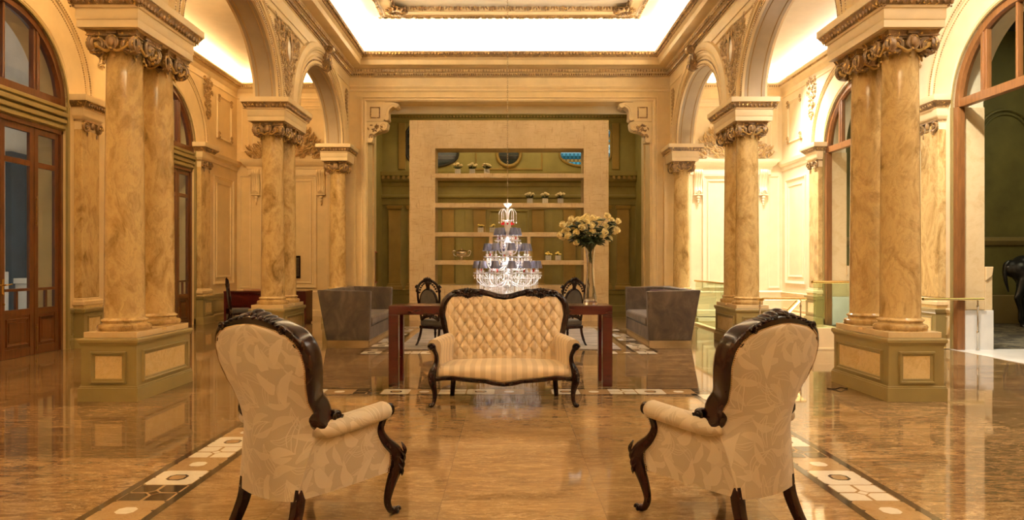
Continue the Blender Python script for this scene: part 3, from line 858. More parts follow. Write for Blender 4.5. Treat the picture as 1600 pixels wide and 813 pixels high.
# hanging ornamental frame
fr = MB(); FX0, FX1, FY0, FY1 = -2.86, 2.93, 1.5, 15.72
FP = rect_path(FX0, FX1, FY0, FY1)
fr.moulding(FP, [(0, 6.95), (0, 6.84), (.02, 6.825), (.10, 6.83), (.13, 6.85), (.15, 6.855), (.29, 6.862), (.30, 6.850), (.33, 6.852), (.34, 6.865), (.43, 7.06), (.46, 7.08), (.64, 7.10), (.80, 7.15), (.82, 7.12), (.86, 7.13), (.88, 7.18), (1.25, 7.20), (1.3, 7.27), (1.45, 7.3)], True, side=1)
q = 1.45
fr.f([fr.v(FX0 + q, FY0 + q, 7.3), fr.v(FX1 - q, FY0 + q, 7.3), fr.v(FX1 - q, FY1 - q, 7.3), fr.v(FX0 + q, FY1 - q, 7.3)])
t = struct(fr.build('trim_ceiling_frame', M['cream_hi'], angle=25))
bnd = MB(); bnd.moulding(FP, [(-.004, 6.95), (-.004, 6.835), (.018, 6.819), (.10, 6.824), (.13, 6.845)], True, side=1); bnd.moulding(FP, [(.336, 6.87), (.424, 7.058)], True, side=1); bnd.build('painted_ground', M['gilt2'], t)
lf = MB(); ed = MB(); rnd = random.Random(3)
for (p0, p1, N) in (((FX0, FY1), (FX1, FY1), (0, -1)), ((FX0, 5), (FX0, FY1), (1, 0)), ((FX1, 5), (FX1, FY1), (-1, 0))):
    p0v, p1v, Nv = Vector((*p0, 0)), Vector((*p1, 0)), Vector((*N, 0)); d = (p1v - p0v); L = d.length; d /= L
    k = 0; s = .04
    while s < L - .04:
        c = p0v + d * s + Nv * .06; c.z = 6.83
        leafm(lf, c - Nv * .05, (d * rnd.choice((-1, 1)) + Nv * .9), (0, 0, -1), .12, .03, .5, None, 4)
        if rnd.random() < .6: spiral(lf, (c.x, c.y, 6.828), d, Nv, (0, 0, -1), .035, 1.2, .012, rnd.choice((1, -1)), rnd.random() * 6, 12, 5)
        s += .055
    n = int((L - 1.0) / .19)
    for k in range(n):
        c = p0v + d * (.5 + (k + .5) * (L - 1.0) / n) + Nv * .375 + Vector((0, 0, -.03))
        if k % 2 == 0:
            for (w_, h_, pr) in ((.072, .11, .0), (.050, .085, -.02)):
                pts = [c + Nv * (.035 * q2 + pr * 0) + d * (w_ * math.cos(a2)) + Vector((0, 0, 6.985 + h_ * math.sin(a2))) for a2, q2 in [(PI * m_ / 8, math.sin(PI * m_ / 8)) for m_ in range(9)]]
                pts = [c + d * -(-w_) + Vector((0, 0, 6.90))] + pts + [c - d * w_ + Vector((0, 0, 6.90))]
                ed.tube(pts, .017, 5)
            ed.ell(c + Vector((0, 0, 6.965)) - Nv * -.02, (.035 if abs(d.x) > .5 else .02, .035 if abs(d.y) > .5 else .02, .09), 8, 5)
        else:
            for m_ in (-1, 0, 1): leafm(lf, c + Vector((0, 0, 7.10)), (d * m_ * .45 + Vector((0, 0, -1)) + Nv * -.25), Nv * 1 + Vector((0, 0, -.3)), .20, .036, .5, None, 4)
for (cx_, cy_, sx) in ((FX0 + .42, FY1 - .42, 1), (FX1 - .42, FY1 - .42, -1)):
    for k in range(14):
        a = k * 2 * PI / 14
        leafm(lf, (cx_, cy_, 6.90), (math.cos(a), math.sin(a), -.15), (0, 0, -1), .26, .06, .7)
    for k in range(8):
        a = k * 2 * PI / 8; spiral(lf, (cx_ + .12 * math.cos(a), cy_ + .12 * math.sin(a), 6.86), (math.cos(a), math.sin(a), 0), (-math.sin(a), math.cos(a), 0), (0, 0, -1), .07, 1.4, .022, 1, 0, 16, 5)
lf.build('leaf_band', M['gilt'], t); ed.build('egg_and_dart', M['gilt'], t)

# ------------------------------------------------------------------ aisles: ceilings, outer walls, back walls
ZA = 6.18
for side, MX in SIDES:
    mb = MB(MX); mb.box(AX, OX + .3, Y0, YB + .1, ZA, ZA + .1)
    struct(mb.build('ceiling_aisle_' + side, M['ceil'], smooth=False))
    # cornice with a light trough on the outer and back walls
    mb = MB(MX)
    path = [(OX, Y0), (OX, YB), (AX, YB)]
    mb.moulding(path, [(0, 5.55), (.015, 5.56), (.015, 5.585), (0, 5.60), (0, 5.70), (.03, 5.74), (.05, 5.80), (.12, 5.83), (.14, 5.87), (.20, 5.90), (.20, 5.935), (.17, 5.94), (.15, 5.88), (0, 5.86)], False, side=1)
    t = struct(mb.build('trim_aisle_cornice_' + side, M['cream_hi'], angle=25))
    g = MB(MX)
    eggs(g, (OX, 6.0), (OX, YB), (-1, 0), 5.855, .135, .022, .055); eggs(g, (OX, YB), (AX, YB), (0, -1), 5.855, .135, .022, .055)
    g.build('egg_row', M['gilt2'], t)
    mb = MB(MX)
    mb.moulding(path, [(0, 5.86), (0, 5.98)] + [(.20 * (1 - math.cos(k * PI / 12)), 5.98 + .2 * math.sin(k * PI / 12)) for k in range(1, 7)], False, side=1)
    struct(mb.build('trim_cove_' + side, M['cove'], angle=60))
    # outer wall
    mb = MB(MX); OP = [(9.72, 1.32, 3.80, 1.27), (14.22, 1.32, 3.80, 1.27)]
    arch_wall(mb, OX, OX + .45, Y0, YB + .1, 0, ZA, OP)
    struct(mb.build('wall_' + side, M['cream'] if side == 'left' else M['cream_r'], smooth=False))
    # archivolts
    mb = MB(MX); be = MB(MX)
    for (yc, a, zs, b_) in OP:
        arch_ring(mb, OX, -1, yc, 1.88, ZS, 1.62, [(-.52, 0), (-.50, .02), (-.2, .05), (-.12, .055), (-.10, .03), (-.03, .03), (-.02, .06), (.03, .07), (.05, .04), (.10, .045), (.12, .0)])
        arch_ring(mb, OX, -1, yc, a, zs, b_, [(0, -.1), (0, .03), (.03, .03), (.045, .012), (.07, .012), (.08, 0)])
        arch_beads(be, OX, -1, yc, 1.88, ZS, 1.62, -.115, .055, .016, .04)
        arch_beads(be, OX, -1, yc, 1.88, ZS, 1.62, .005, .065, .018, .04)
    t = struct(mb.build('trim_aisle_archivolt_' + side, M['cream_hi'], angle=30)); be.build('bead_row', M['gilt2'], t)
    # olive surround of each opening
    mb = MB(MX)
    for (yc, a, zs, b_) in OP:
        arch_ring(mb, OX, -1, yc, a, zs, b_, [(0, .002), (0, .04), (.035, .04), (.05, .015), (.055, .0)])
        for s_ in (-1, 1): mb.box(OX - .04, OX + .002, min(yc + s_ * a, yc + s_ * (a + .05)), max(yc + s_ * a, yc + s_ * (a + .05)), 0, zs)
    struct(mb.build('trim_surround_' + side, M['olive'], angle=30))
    # spandrel reliefs and little panels on the outer wall
    for ym in (11.98, 16.45):
        mb = MB(MX); rnd = random.Random(int(ym))
        for k in range(26):
            z = 4.75 + .034 * k; hw = .06 + .28 * (z - 4.75)
            for s_ in (-1, 1):
                y = ym + s_ * hw * rnd.random() - (.2 if ym > 15 else 0)
                if rnd.random() < .5: spiral(mb, (OX - .015, y, z), (0, 1, 0), (0, 0, 1), (-1, 0, 0), .06, 1.3, .014, s_, rnd.random() * 6, 14, 5)
                else:
                    a_ = rnd.random() * 6.28; leafm(mb, (OX - .015, y, z), (0, math.cos(a_), math.sin(a_)), (-1, 0, 0), .13, .03, .4, None, 4)
        struct(mb.build('trim_wall_relief_' + side, M['gilt2']))
    mb = MB(MX)
    rect_frame(mb, (OX, 0, 0), (0, 1, 0), (0, 0, 1), (-1, 0, 0), 16.75, 17.6, 4.35, 5.38, .05, .03)
    rect_frame(mb, (OX, 0, 0), (0, 1, 0), (0, 0, 1), (-1, 0, 0), 16.55, 17.75, .85, 3.45, .07, .035)
    rect_frame(mb, (OX, 0, 0), (0, 1, 0), (0, 0, 1), (-1, 0, 0), 16.72, 17.58, 1.02, 3.28, .045, .02)
    mb.moulding([(OX, 16.2), (OX, YB)], [(0, 3.70), (.03, 3.72), (.05, 3.80), (.11, 3.85), (.13, 3.93), (0, 3.95)], side=1)
    t = struct(mb.build('trim_wall_panel_' + side, M['cream_hi'] if side == 'left' else M['cream_rh'], angle=25))
    g = MB(MX)
    for (y, z) in ((16.8, 4.42), (17.55, 4.42), (16.8, 5.31), (17.55, 5.31)):
        for s_ in (-1, 1): spiral(g, (OX - .04, y, z + s_ * .03), (0, 1, 0), (0, 0, 1), (-1, 0, 0), .06, 1.3, .016, s_, 0, 14, 5)
    g.build('corner_scroll', M['gilt2'], t)
    # pilasters
    for (ya, yb) in ((11.22, 11.76), (12.20, 12.74), (15.58, 16.12)):
        mb = MB(MX); mb.box(OX - .13, OX, ya + .03, yb - .03, .80, 3.50)
        pil = struct(mb.build('wall_pilaster_' + side, M['marble'], bevel=.012, smooth=False))
        mb = MB(MX); pth = [(OX, ya), (OX - .17, ya), (OX - .17, yb), (OX, yb)]
        pth2 = [(OX, ya + .03), (OX - .13, ya + .03), (OX - .13, yb - .03), (OX, yb - .03)]
        mb.moulding(pth2, [(0, .80), (.015, .79), (.02, .76), (.045, .74), (.05, .69), (.04, .675), (0, .67)], side=1)
        mb.build('base_moulding', M['pad'], pil)
        mb = MB(MX)
        mb.moulding(pth2, [(0, 3.62), (.0, 3.66), (.04, 3.70), (.05, 3.72), (.05, 3.82), (.07, 3.84)], side=1)
        mb.moulding(pth2, [(.15, 3.93), (.16, 3.95), (.16, 4.025), (-.1, 4.03)], side=1)
        mb.box(OX - .125, OX, ya + .035, yb - .035, 3.50, 4.0)
        mb.build('impost', M['cream_hi'], pil)
        mb = MB(MX); mb.moulding(pth2, [(.07, 3.84), (.08, 3.86), (.15, 3.93)], side=1)
        eggs(mb, (OX - .13, ya), (OX - .13, yb), (-1, 0), 3.89, .11, .025, .06)
        for s_ in (0, 1):
            yy = ya + .08 if s_ == 0 else yb - .08
            spiral(mb, (OX - .16, yy, 3.56), (0, 1, 0), (0, 0, 1), (-1, 0, 0), .085, 1.6, .022, 1 if s_ else -1, 0, 22)
            mb.lathe((OX - .13, yy, 3.56), [(.001, -.03), (.075, -.03), (.08, -.01), (.001, .0)], 14, axis='x', cap=False)
            mb.ell((OX - .15, yy + (.06 if s_ == 0 else -.06), 3.43), (.015, .012, .04), 6, 5)
        mb.ell((OX - .16, (ya + yb) / 2, 3.58), (.03, .045, .06), 10, 6)
        mb.box(OX - .17, OX, ya + .02, yb - .02, 3.63, 3.66)
        mb.build('pilaster_capital', M['gilt'], pil)
        mb = MB(MX); mb.box(OX - .19, OX, ya - .01, yb + .01, 0, .63)
        mb.moulding([(OX, ya - .01), (OX - .19, ya - .01), (OX - .19, yb + .01), (OX, yb + .01)], [(0, .55), (.02, .57), (.03, .62), (0, .63)], side=1)
        mb.moulding([(OX, ya - .01), (OX - .19, ya - .01), (OX - .19, yb + .01), (OX, yb + .01)], [(.03, 0), (.03, .13), (.01, .16), (0, .16)], side=1)
        rect_frame(mb, (OX - .19, 0, 0), (0, 1, 0), (0, 0, 1), (-1, 0, 0), ya + .08, yb - .08, .21, .51, .03, .012)
        mb.build('pedestal', M['olive'], pil)
        mb = MB(MX); mb.box(OX - .17, OX - .0, ya + .01, yb - .01, .63, .675); mb.box(OX - .193, OX - .19, ya + .12, yb - .12, .25, .47); mb.build('stone_inset', M['stone'], pil, smooth=False)
    # olive dado between
    mb = MB(MX)
    segs = [(Y0, 8.35), (11.09, 12.85), (15.59, YB)] if side == 'left' else [(Y0, 8.35), (11.09, 12.85), (15.59, YB)]
    for (ya, yb) in segs:
        mb.moulding([(OX, ya), (OX, yb)], [(.045, 0), (.045, .13), (.03, .155), (.02, .16), (.02, .55), (.04, .57), (.055, .62), (0, .64)], side=1)
        rect_frame(mb, (OX - .02, 0, 0), (0, 1, 0), (0, 0, 1), (-1, 0, 0), ya + .06, ya + .10 if yb - ya < .3 else yb - .1, .21, .51, .03, .014)
    for yb in (11.15,): pass
    struct(mb.build('baseboard_' + side, M['olive'] if side == 'left' else M['cream_hi'], angle=25))

    # aisle back wall
    mb = MB(MX); mb.box(AX - .02, OX + .1, YB, YB + .12, -2.5 if side == 'right' else 0, ZA)
    struct(mb.build('wall_aisle_back_' + side, M['cream'] if side == 'left' else M['cream_r'], smooth=False))
    c0 = 5.62; mb = MB(MX)
    O_, U_, V_, N_ = (0, YB, 0), (1, 0, 0), (0, 0, 1), (0, -1, 0)
    rect_frame(mb, O_, U_, V_, N_, c0 - .72, c0 + .72, .72, 3.62, .09, .05)
    rect_frame(mb, O_, U_, V_, N_, c0 - .58, c0 + .58, .84, 3.48, .05, .03)
    rect_frame(mb, O_, U_, V_, N_, c0 - 1.22, c0 - .98, .72, 3.60, .05, .025)
    rect_frame(mb, O_, U_, V_, N_, c0 + .96, c0 + 1.26, .72, 3.60, .05, .025)
    rect_frame(mb, O_, U_, V_, N_, c0 - .95, c0 + .95, 4.12, 5.32, .06, .03)
    rect_frame(mb, O_, U_, V_, N_, c0 - 1.0, c0 + 1.0, 5.36, 5.50, .03, .02)
    for y in (5.0,): 
        for s_ in (-1, 1): rect_frame(mb, O_, U_, V_, N_, c0 + s_ * 1.12 - .1, c0 + s_ * 1.12 + .1, 4.2, 5.35, .04, .02)
    # shelf-like head cornice on two consoles
    mb.moulding([(c0 + 1.03, YB), (c0 + 1.03, YB - .02), (c0 - 1.03, YB - .02), (c0 - 1.03, YB)], [(0, 3.74), (.03, 3.76), (.04, 3.82), (.10, 3.86), (.16, 3.95), (.17, 4.0), (0, 4.02)], side=1)
    mb.box(c0 - 1.03, c0 + 1.03, YB - .04, YB, 3.62, 3.76)
    mb.moulding([(OX, YB), (AX, YB)], [(.03, 0), (.03, .15), (.015, .17), (.015, .56), (.04, .62), (0, .66)], side=1)
    if side == 'right': mb.moulding([(OX, YB), (AX, YB)], [(0, -.02), (.05, -.03), (.06, -.12), (.02, -.16), (.02, -.30), (.06, -.33), (.06, -.4), (0, -.45)], side=1)
    HI = M['cream_hi'] if side == 'left' else M['cream_rh']
    t = struct(mb.build('trim_aisle_panel_' + side, HI, angle=25))
    g = MB(MX)
    for s_ in (-1, 1):
        x = c0 + s_ * .83
        pr = catmull([(0, 0, 3.74), (.12, 0, 3.74), (.15, 0, 3.66), (.10, 0, 3.55), (.06, 0, 3.40), (.05, 0, 3.30), (.08, 0, 3.20), (.07, 0, 3.12), (0, 0, 3.10)], 3)
        g.prism([(p.x, p.z) for p in pr], lambda q: (x - .10, YB - q[0], q[1]), lambda q: (x + .10, YB - q[0], q[1]))
        for m_ in (-1, 0, 1): g.tube([(x + m_ * .062, YB - p.x - .005, p.z) for p in pr[3:-4]], .014, 5)
        spiral(g, (x, YB - .1, 3.16), (1, 0, 0), (0, 0, 1), (0, -1, 0), .06, 1.2, .018, 1)
        for (dz, rr) in ((.06, .05), (.13, .04), (.19, .03), (.24, .02)): g.ell((x, YB - .05, 3.10 - dz), rr, 8, 5)
        g.box(x - .115, x + .115, YB - .10, YB, 3.09, 3.12)
    g.build('console', HI, t)
    g = MB(MX); rnd = random.Random(8)
    # oval cartouche and sprays of foliage
    oz = 4.66
    for (rx, rz_, th) in ((.30, .42, .03), (.23, .34, .018)):
        g.tube([Vector((c0 + rx * math.cos(k * PI / 20), YB - .03, oz + rz_ * math.sin(k * PI / 20))) for k in range(40)], th, 6, closed=True)
    for s_ in (-1, 1):
        spiral(g, (c0 + s_ * .16, YB - .04, oz + .50), (1, 0, 0), (0, 0, 1), (0, -1, 0), .12, 1.5, .03, s_)
        spiral(g, (c0 + s_ * .42, YB - .04, oz + .42), (1, 0, 0), (0, 0, 1), (0, -1, 0), .08, 1.5, .025, -s_)
        for k in range(110):
            t_ = rnd.random(); x = c0 + s_ * (.05 + .95 * t_); zb = 4.05; zt = 4.05 + .20 + .55 * math.exp(-((t_ - .48) / .20) ** 2) * (.9)
            z = zb + rnd.random() * (zt - zb)
            if abs(x - c0) < .27 and z > 4.30: continue
            if rnd.random() < .25: rosette(g, (x, YB - .05, z), (0, -1, 0), .055)
            else:
                a_ = rnd.uniform(.2, 1.5); leafm(g, (x, YB - .03, z), (s_ * math.cos(a_), -.2, math.sin(a_)), (0, -1, 0), rnd.uniform(.12, .2), .038, .5, None, 4)
    g.build('cartouche_relief', M['gilt2'], t)

# ------------------------------------------------------------------ end wall of the hall with its wide opening
OW, OH = 3.36, 5.17
mb = MB()
mb.box(-AX, -OW, YE, YE + .62, 0, 7.0); mb.box(OW, AX + .04, YE, YE + .62, 0, 7.0); mb.box(-OW, OW, YE, YE + .62, OH, 7.0)
struct(mb.build('wall_end', M['cream'], smooth=False))
mb = MB()
def portal(prof):
    # moulding that runs up, over and down round the opening
    pts = [(-OW, 0), (-OW, OH), (OW + .03, OH), (OW + .03, 0)]; rings = []
    for i, (x, z) in enumerate(pts):
        sx = -1 if i < 2 else 1; sz = 0 if i in (0, 3) else 1
        rings.append([mb.v(x + sx * o, YE - p, z + sz * o) for (o, p) in prof])
    for a, b_ in zip(rings, rings[1:]):
        for k in range(len(prof) - 1): mb.f((a[k], b_[k], b_[k + 1], a[k + 1]))
portal([(-.005, -.3), (-.005, .02), (.025, .045), (.045, .045), (.05, .02), (.075, .02), (.085, .05), (.11, .05), (.12, 0)])
struct(mb.build('trim_portal', M['cream_hi'], angle=25))
mb = MB()
mb.moulding([(OW + .5, YE), (-OW - .5, YE)], [(0, 5.40), (.02, 5.41), (.025, 5.44), (0, 5.46)], side=1); struct(mb.build('trim_frieze', M['cream_hi']))
# reveals of the opening, stepped
mb = MB()
for s_ in (-1, 1):
    for (x0, x1, y0, y1) in ((3.33, 3.37, YE + .02, YE + .60), (3.29, 3.60, YE + .60, YE + .70), (3.36, 3.60, YE + .70, YE + 1.25), (3.44, 3.60, YE + 1.25, YE + 1.45)):
        mb.box(min(s_ * x0, s_ * x1), max(s_ * x0, s_ * x1), y0, y1, 0, 5.60 if y0 > YE + .1 else OH)
mb.box(-3.3, 3.3, YE + .60, YE + .70, OH - .03, 5.6)
struct(mb.build('trim_reveal', M['cream'], smooth=False, bevel=.01))
# scroll brackets in the upper corners
for s_ in (-1, 1):
    mb = MB(); X0 = s_ * (OW + .0); yF, yB_ = YE - .02, YE + .30
    def bx(a, b_, z0, z1, y0=yF, y1=yB_): mb.box(min(X0 - s_ * a, X0 - s_ * b_), max(X0 - s_ * a, X0 - s_ * b_), y0, y1, z0, z1)
    bx(0, .41, OH - .47, OH - .04); bx(0, .44, OH - .04, OH)
    t = struct(mb.build('trim_bracket', M['cream_hi'], smooth=False, bevel=.006))
    mb = MB()
    def scrollprof(pts, y0, y1):
        pr = catmull([(p[0], 0, p[1]) for p in pts], 4)
        mb.prism([(p.x, p.z) for p in pr], lambda q: (X0 - s_ * q[0], y0, OH + q[1]), lambda q: (X0 - s_ * q[0], y1, OH + q[1]))
    # inner scroll below the block
    scrollprof([(0, -.48), (.46, -.48), (.50, -.56), (.47, -.66), (.38, -.70), (.26, -.73), (.16, -.80), (.16, -.90), (.10, -.96), (0, -.98)], yF, yB_ - .02)
    # outer scroll hanging from the lintel
    scrollprof([(.41, -.02), (.62, -.02), (.76, -.06), (.76, -.13), (.66, -.12), (.58, -.16), (.53, -.24), (.53, -.36), (.50, -.42), (.41, -.44)], yF, yB_ - .02)
    for y in (yF,):
        spiral(mb, (X0 - s_ * .40, y, OH - .60), (s_, 0, 0), (0, 0, 1), (0, -1, 0), .085, 1.6, .018, 1)
        spiral(mb, (X0 - s_ * .09, y, OH - .90), (s_, 0, 0), (0, 0, 1), (0, -1, 0), .06, 1.4, .016, -1)
        spiral(mb, (X0 - s_ * .70, y, OH - .10), (s_, 0, 0), (0, 0, 1), (0, -1, 0), .05, 1.4, .014, 1)
        spiral(mb, (X0 - s_ * .48, y, OH - .38), (s_, 0, 0), (0, 0, 1), (0, -1, 0), .05, 1.4, .014, -1)
        mb.tube(catmull([(X0 - s_ * .47, y, OH - .66), (X0 - s_ * .30, y, OH - .70), (X0 - s_ * .18, y, OH - .78), (X0 - s_ * .14, y, OH - .92)], 4), .014, 6)
        mb.tube(catmull([(X0 - s_ * .74, y, OH - .06), (X0 - s_ * .62, y, OH - .07), (X0 - s_ * .50, y, OH - .16), (X0 - s_ * .46, y, OH - .34)], 4), .014, 6)
    for (a, z) in ((.70, -.10), (.10, -.92), (.48, -.40)):
        mb.lathe((X0 - s_ * a, (yF + yB_) / 2, OH + z), [(.055, -.2), (.06, -.17), (.045, 0), (.06, .13), (.055, .16)], 14, axis='y')
    mb.build('scroll', M['cream_hi'], t, angle=40)
    mb = MB(); rnd = random.Random(2)
    for k in range(26):
        a = .06 + rnd.random() * .30; z = -.52 - rnd.random() * (.38 - a * .55)
        ang = rnd.random() * 6.28; leafm(mb, (X0 - s_ * a, yF - .004, OH + z), (math.cos(ang), 0, math.sin(ang)), (0, -1, 0), .08, .022, .5, None, 4)
    u0, u1 = sorted((X0 - s_ * .09, X0 - s_ * .33))
    rect_frame(mb, (0, yF, 0), (1, 0, 0), (0, 0, 1), (0, -1, 0), u0, u1, OH - .40, OH - .13, .03, .02)
    mb.build('gilt_square', M['gilt'], t)

# ------------------------------------------------------------------ green recess behind the shelving
mb = MB()
mb.box(-3.62, 3.62, YR, YR + .1, 0, 5.9)
struct(mb.build('wall_recess_back', M['green'], smooth=False))
mb = MB(); mb.box(-3.62, 3.62, YE + .62, YR + .1, 5.85, 5.95); struct(mb.build('ceiling_recess', M['green'], smooth=False))
mb = MB()
for s_ in (-1, 1): mb.box(min(s_ * 3.56, s_ * 3.6), max(s_ * 3.56, s_ * 3.6), YE + 1.45, YR, 0, 5.85)
struct(mb.build('wall_recess_side', M['green'], smooth=False))
mb = MB()
F1, F2 = (3.56, YR), (-3.56, YR)
mb.moulding([F1, F2], [(0, 5.30), (.03, 5.34), (.05, 5.44), (.14, 5.50), (.2, 5.62), (.22, 5.66), (0, 5.7)], side=1)
mb.moulding([F1, F2], [(0, 3.50), (.03, 3.52), (.04, 3.62), (.16, 3.66), (.18, 3.76), (.26, 3.80), (.28, 3.90), (0, 3.92)], side=1)
mb.moulding([F1, F2], [(0, 2.98), (.05, 3.0), (.07, 3.08), (.07, 3.16), (.14, 3.20), (.15, 3.26), (0, 3.28)], side=1)
mb.moulding([F1, F2], [(.07, 0), (.07, .16), (.04, .18), (.04, .46), (.09, .5), (.10, .60), (0, .62)], side=1)
for x in (-2.95, -1.95, -1.0, 1.0, 1.95, 2.95):
    mb.box(x - .30, x - .24, YR - .03, YR, .62, 2.98); mb.box(x + .24, x + .30, YR - .03, YR, .62, 2.98)
rect_frame(mb, (0, YR, 0), (1, 0, 0), (0, 0, 1), (0, -1, 0), -.55, .55, .8, 2.85, .07, .03)
t = struct(mb.build('trim_recess', M['green'], angle=25))
g = MB(); dentils(g, F1, F2, (0, -1), 5.44, 5.50, .12, .05, .09); dentils(g, F1, F2, (0, -1), 3.70, 3.79, .25, .07, .14); g.build('dentil_row', M['green_d'], t, smooth=False)
g = MB()
for x in (-3.2, -2.66, -1.7, 1.7, 2.66, 3.2, -.82, .82):
    g.box(x - .17, x + .17, YR - .09, YR, .80, 2.86)
    g.moulding([(x + .17, YR), (x + .17, YR - .09), (x - .17, YR - .09), (x - .17, YR)], [(0, 2.86), (.03, 2.88), (.05, 2.97), (0, 2.98)], side=1)
    g.moulding([(x + .17, YR), (x + .17, YR - .09), (x - .17, YR - .09), (x - .17, YR)], [(.06, .62), (.06, .70), (.03, .74), (.03, .78), (0, .80)], side=1)
for x in (-2.62, 2.62): g.box(x - .25, x + .55 if x < 0 else x + .25, YR - .03, YR, 3.95, 5.25) if False else None
for (x0, x1) in ((-3.10, -2.90), (2.90, 3.10)): g.box(x0, x1, YR - .04, YR, 4.0, 5.3)
g.build('ochre_pilaster', M['green_d'], t, smooth=False, bevel=.006)
# windows of the recess (shield-shaped heads), one lit, one dark; round window in the middle
def shield(x0, x1, z0, z1):
    c = (x0 + x1) / 2; w = (x1 - x0) / 2; pts = []
    for k in range(13): a = PI + PI * k / 12; pts.append((c + w * math.cos(a) * (1 if True else 1), z0 + .32 + .32 * math.sin(a)))
    pts += [(c + w, z1 - .2), (c + w - .12, z1), (c - w + .12, z1), (c - w, z1 - .2)]
    return pts
for k, (xc, lit) in enumerate(((-2.15, False), (2.15, True))):
    pts = shield(xc - .72, xc + .72, 4.08, 5.26)
    mb = MB(); mb.prism(pts, lambda q: (q[0], YR - .02, q[1]), lambda q: (q[0], YR - .012, q[1]))
    t = struct(mb.build('window_%d' % (k + 1), M['stained'] if lit else M['stained_dark'], smooth=False))
    mb = MB(); mb.tube([(p[0], YR - .02, p[1]) for p in pts], .035, 6, closed=True); mb.build('window_frame', M['darkroom'] if not lit else M['green_d'], t)
mb = MB(); mb.lathe((0, YR - .02, 4.42), [(.001, 0), (.30, 0), (.30, .02)], 32, axis='y', cap=False)
t = struct(mb.build('window_3', M['stained_dark']))
mb = MB(); mb.tube([(0 + .33 * math.cos(k * PI / 18), YR - .03, 4.42 + .33 * math.sin(k * PI / 18)) for k in range(36)], .05, 8, closed=True); mb.build('window_frame', M['green_d'], t)
mb = MB(); rect_frame(mb, (0, YR, 0), (1, 0, 0), (0, 0, 1), (0, -1, 0), -.95, .95, 3.98, 4.95, .05, .03)
struct(mb.build('trim_window_panel', M['green_d']))
# rear wall of the hall behind the camera
mb = MB(); mb.box(-OX - .5, OX + .5, Y0 - .1, Y0, 0, 7.2); struct(mb.build('wall_rear', M['cream'], smooth=False))
mb = MB(); mb.box(-AX, AX + .04, YE + .5, YE + .62, 5.0, 7.4); mb.box(-4, 4, Y0, YE, 7.35, 7.4); struct(mb.build('ceiling_top', M['cove'], smooth=False))
# ------------------------------------------------------------------ pedestals and marble columns
def make_pedestal(name, label, x, ya, yb, group):
    hy = (yb - ya) / 2; hx = .293
    t = thing(name, label, 'pedestal', (x, (ya + yb) / 2, 0), 0, group)
    mb = MB(); P = rect_path(-hx + .02, hx - .02, -hy + .02, hy - .02)
    mb.box(-hx + .022, hx - .022, -hy + .022, hy - .022, 0, .61)
    mb.build('body', M['olive'], t, smooth=False)
    mb = MB(); mb.moulding(P, [(0, 0), (.02, 0), (.02, .128), (.013, .131), (.013, .143), (.004, .150), (.004, .158), (0, .16)], True, side=-1); mb.build('plinth_moulding', M['olive'], t, angle=25)
    mb = MB(); mb.moulding(P, [(0, .545), (.006, .55), (.012, .565), (.02, .575), (.022, .60), (.015, .615), (-.1, .617)], True, side=-1); mb.build('cap_moulding', M['olive'], t, angle=25)
    px, py = hx - .02, hy - .02
    for (O, U, N, w) in (((0, -py, 0), (1, 0, 0), (0, -1, 0), px), ((0, py, 0), (1, 0, 0), (0, 1, 0), px), ((-px, 0, 0), (0, 1, 0), (-1, 0, 0), py), ((px, 0, 0), (0, 1, 0), (1, 0, 0), py)):
        m_ = .095; mb = MB(); st = MB()
        rect_frame(mb, O, U, (0, 0, 1), N, -w + m_, w - m_, .175, .49, .05, .026)
        O, U, N = Vector(O), Vector(U), Vector(N)
        st.f([st.v(O + U * a + Vector((0, 0, z)) + N * .003) for (a, z) in ((-w + m_ + .04, .215), (w - m_ - .04, .215), (w - m_ - .04, .45), (-w + m_ + .04, .45))])
        mb.build('panel_frame', M['olive'], t, angle=25); st.build('stone_panel', M['stone'], t, smooth=False)
    mb = MB()
    if hy > .4:
        mb.box(-.262, .262, -hy + .045, -.045, .617, .675); mb.box(-.262, .262, .045, hy - .045, .617, .675); mb.box(-.262, .262, -.05, .05, .617, .645)
    else: mb.box(-.262, .262, -hy + .04, hy - .04, .617, .675)
    mb.build('stone_pad', M['pad'], t, smooth=False, bevel=.003)
    return t
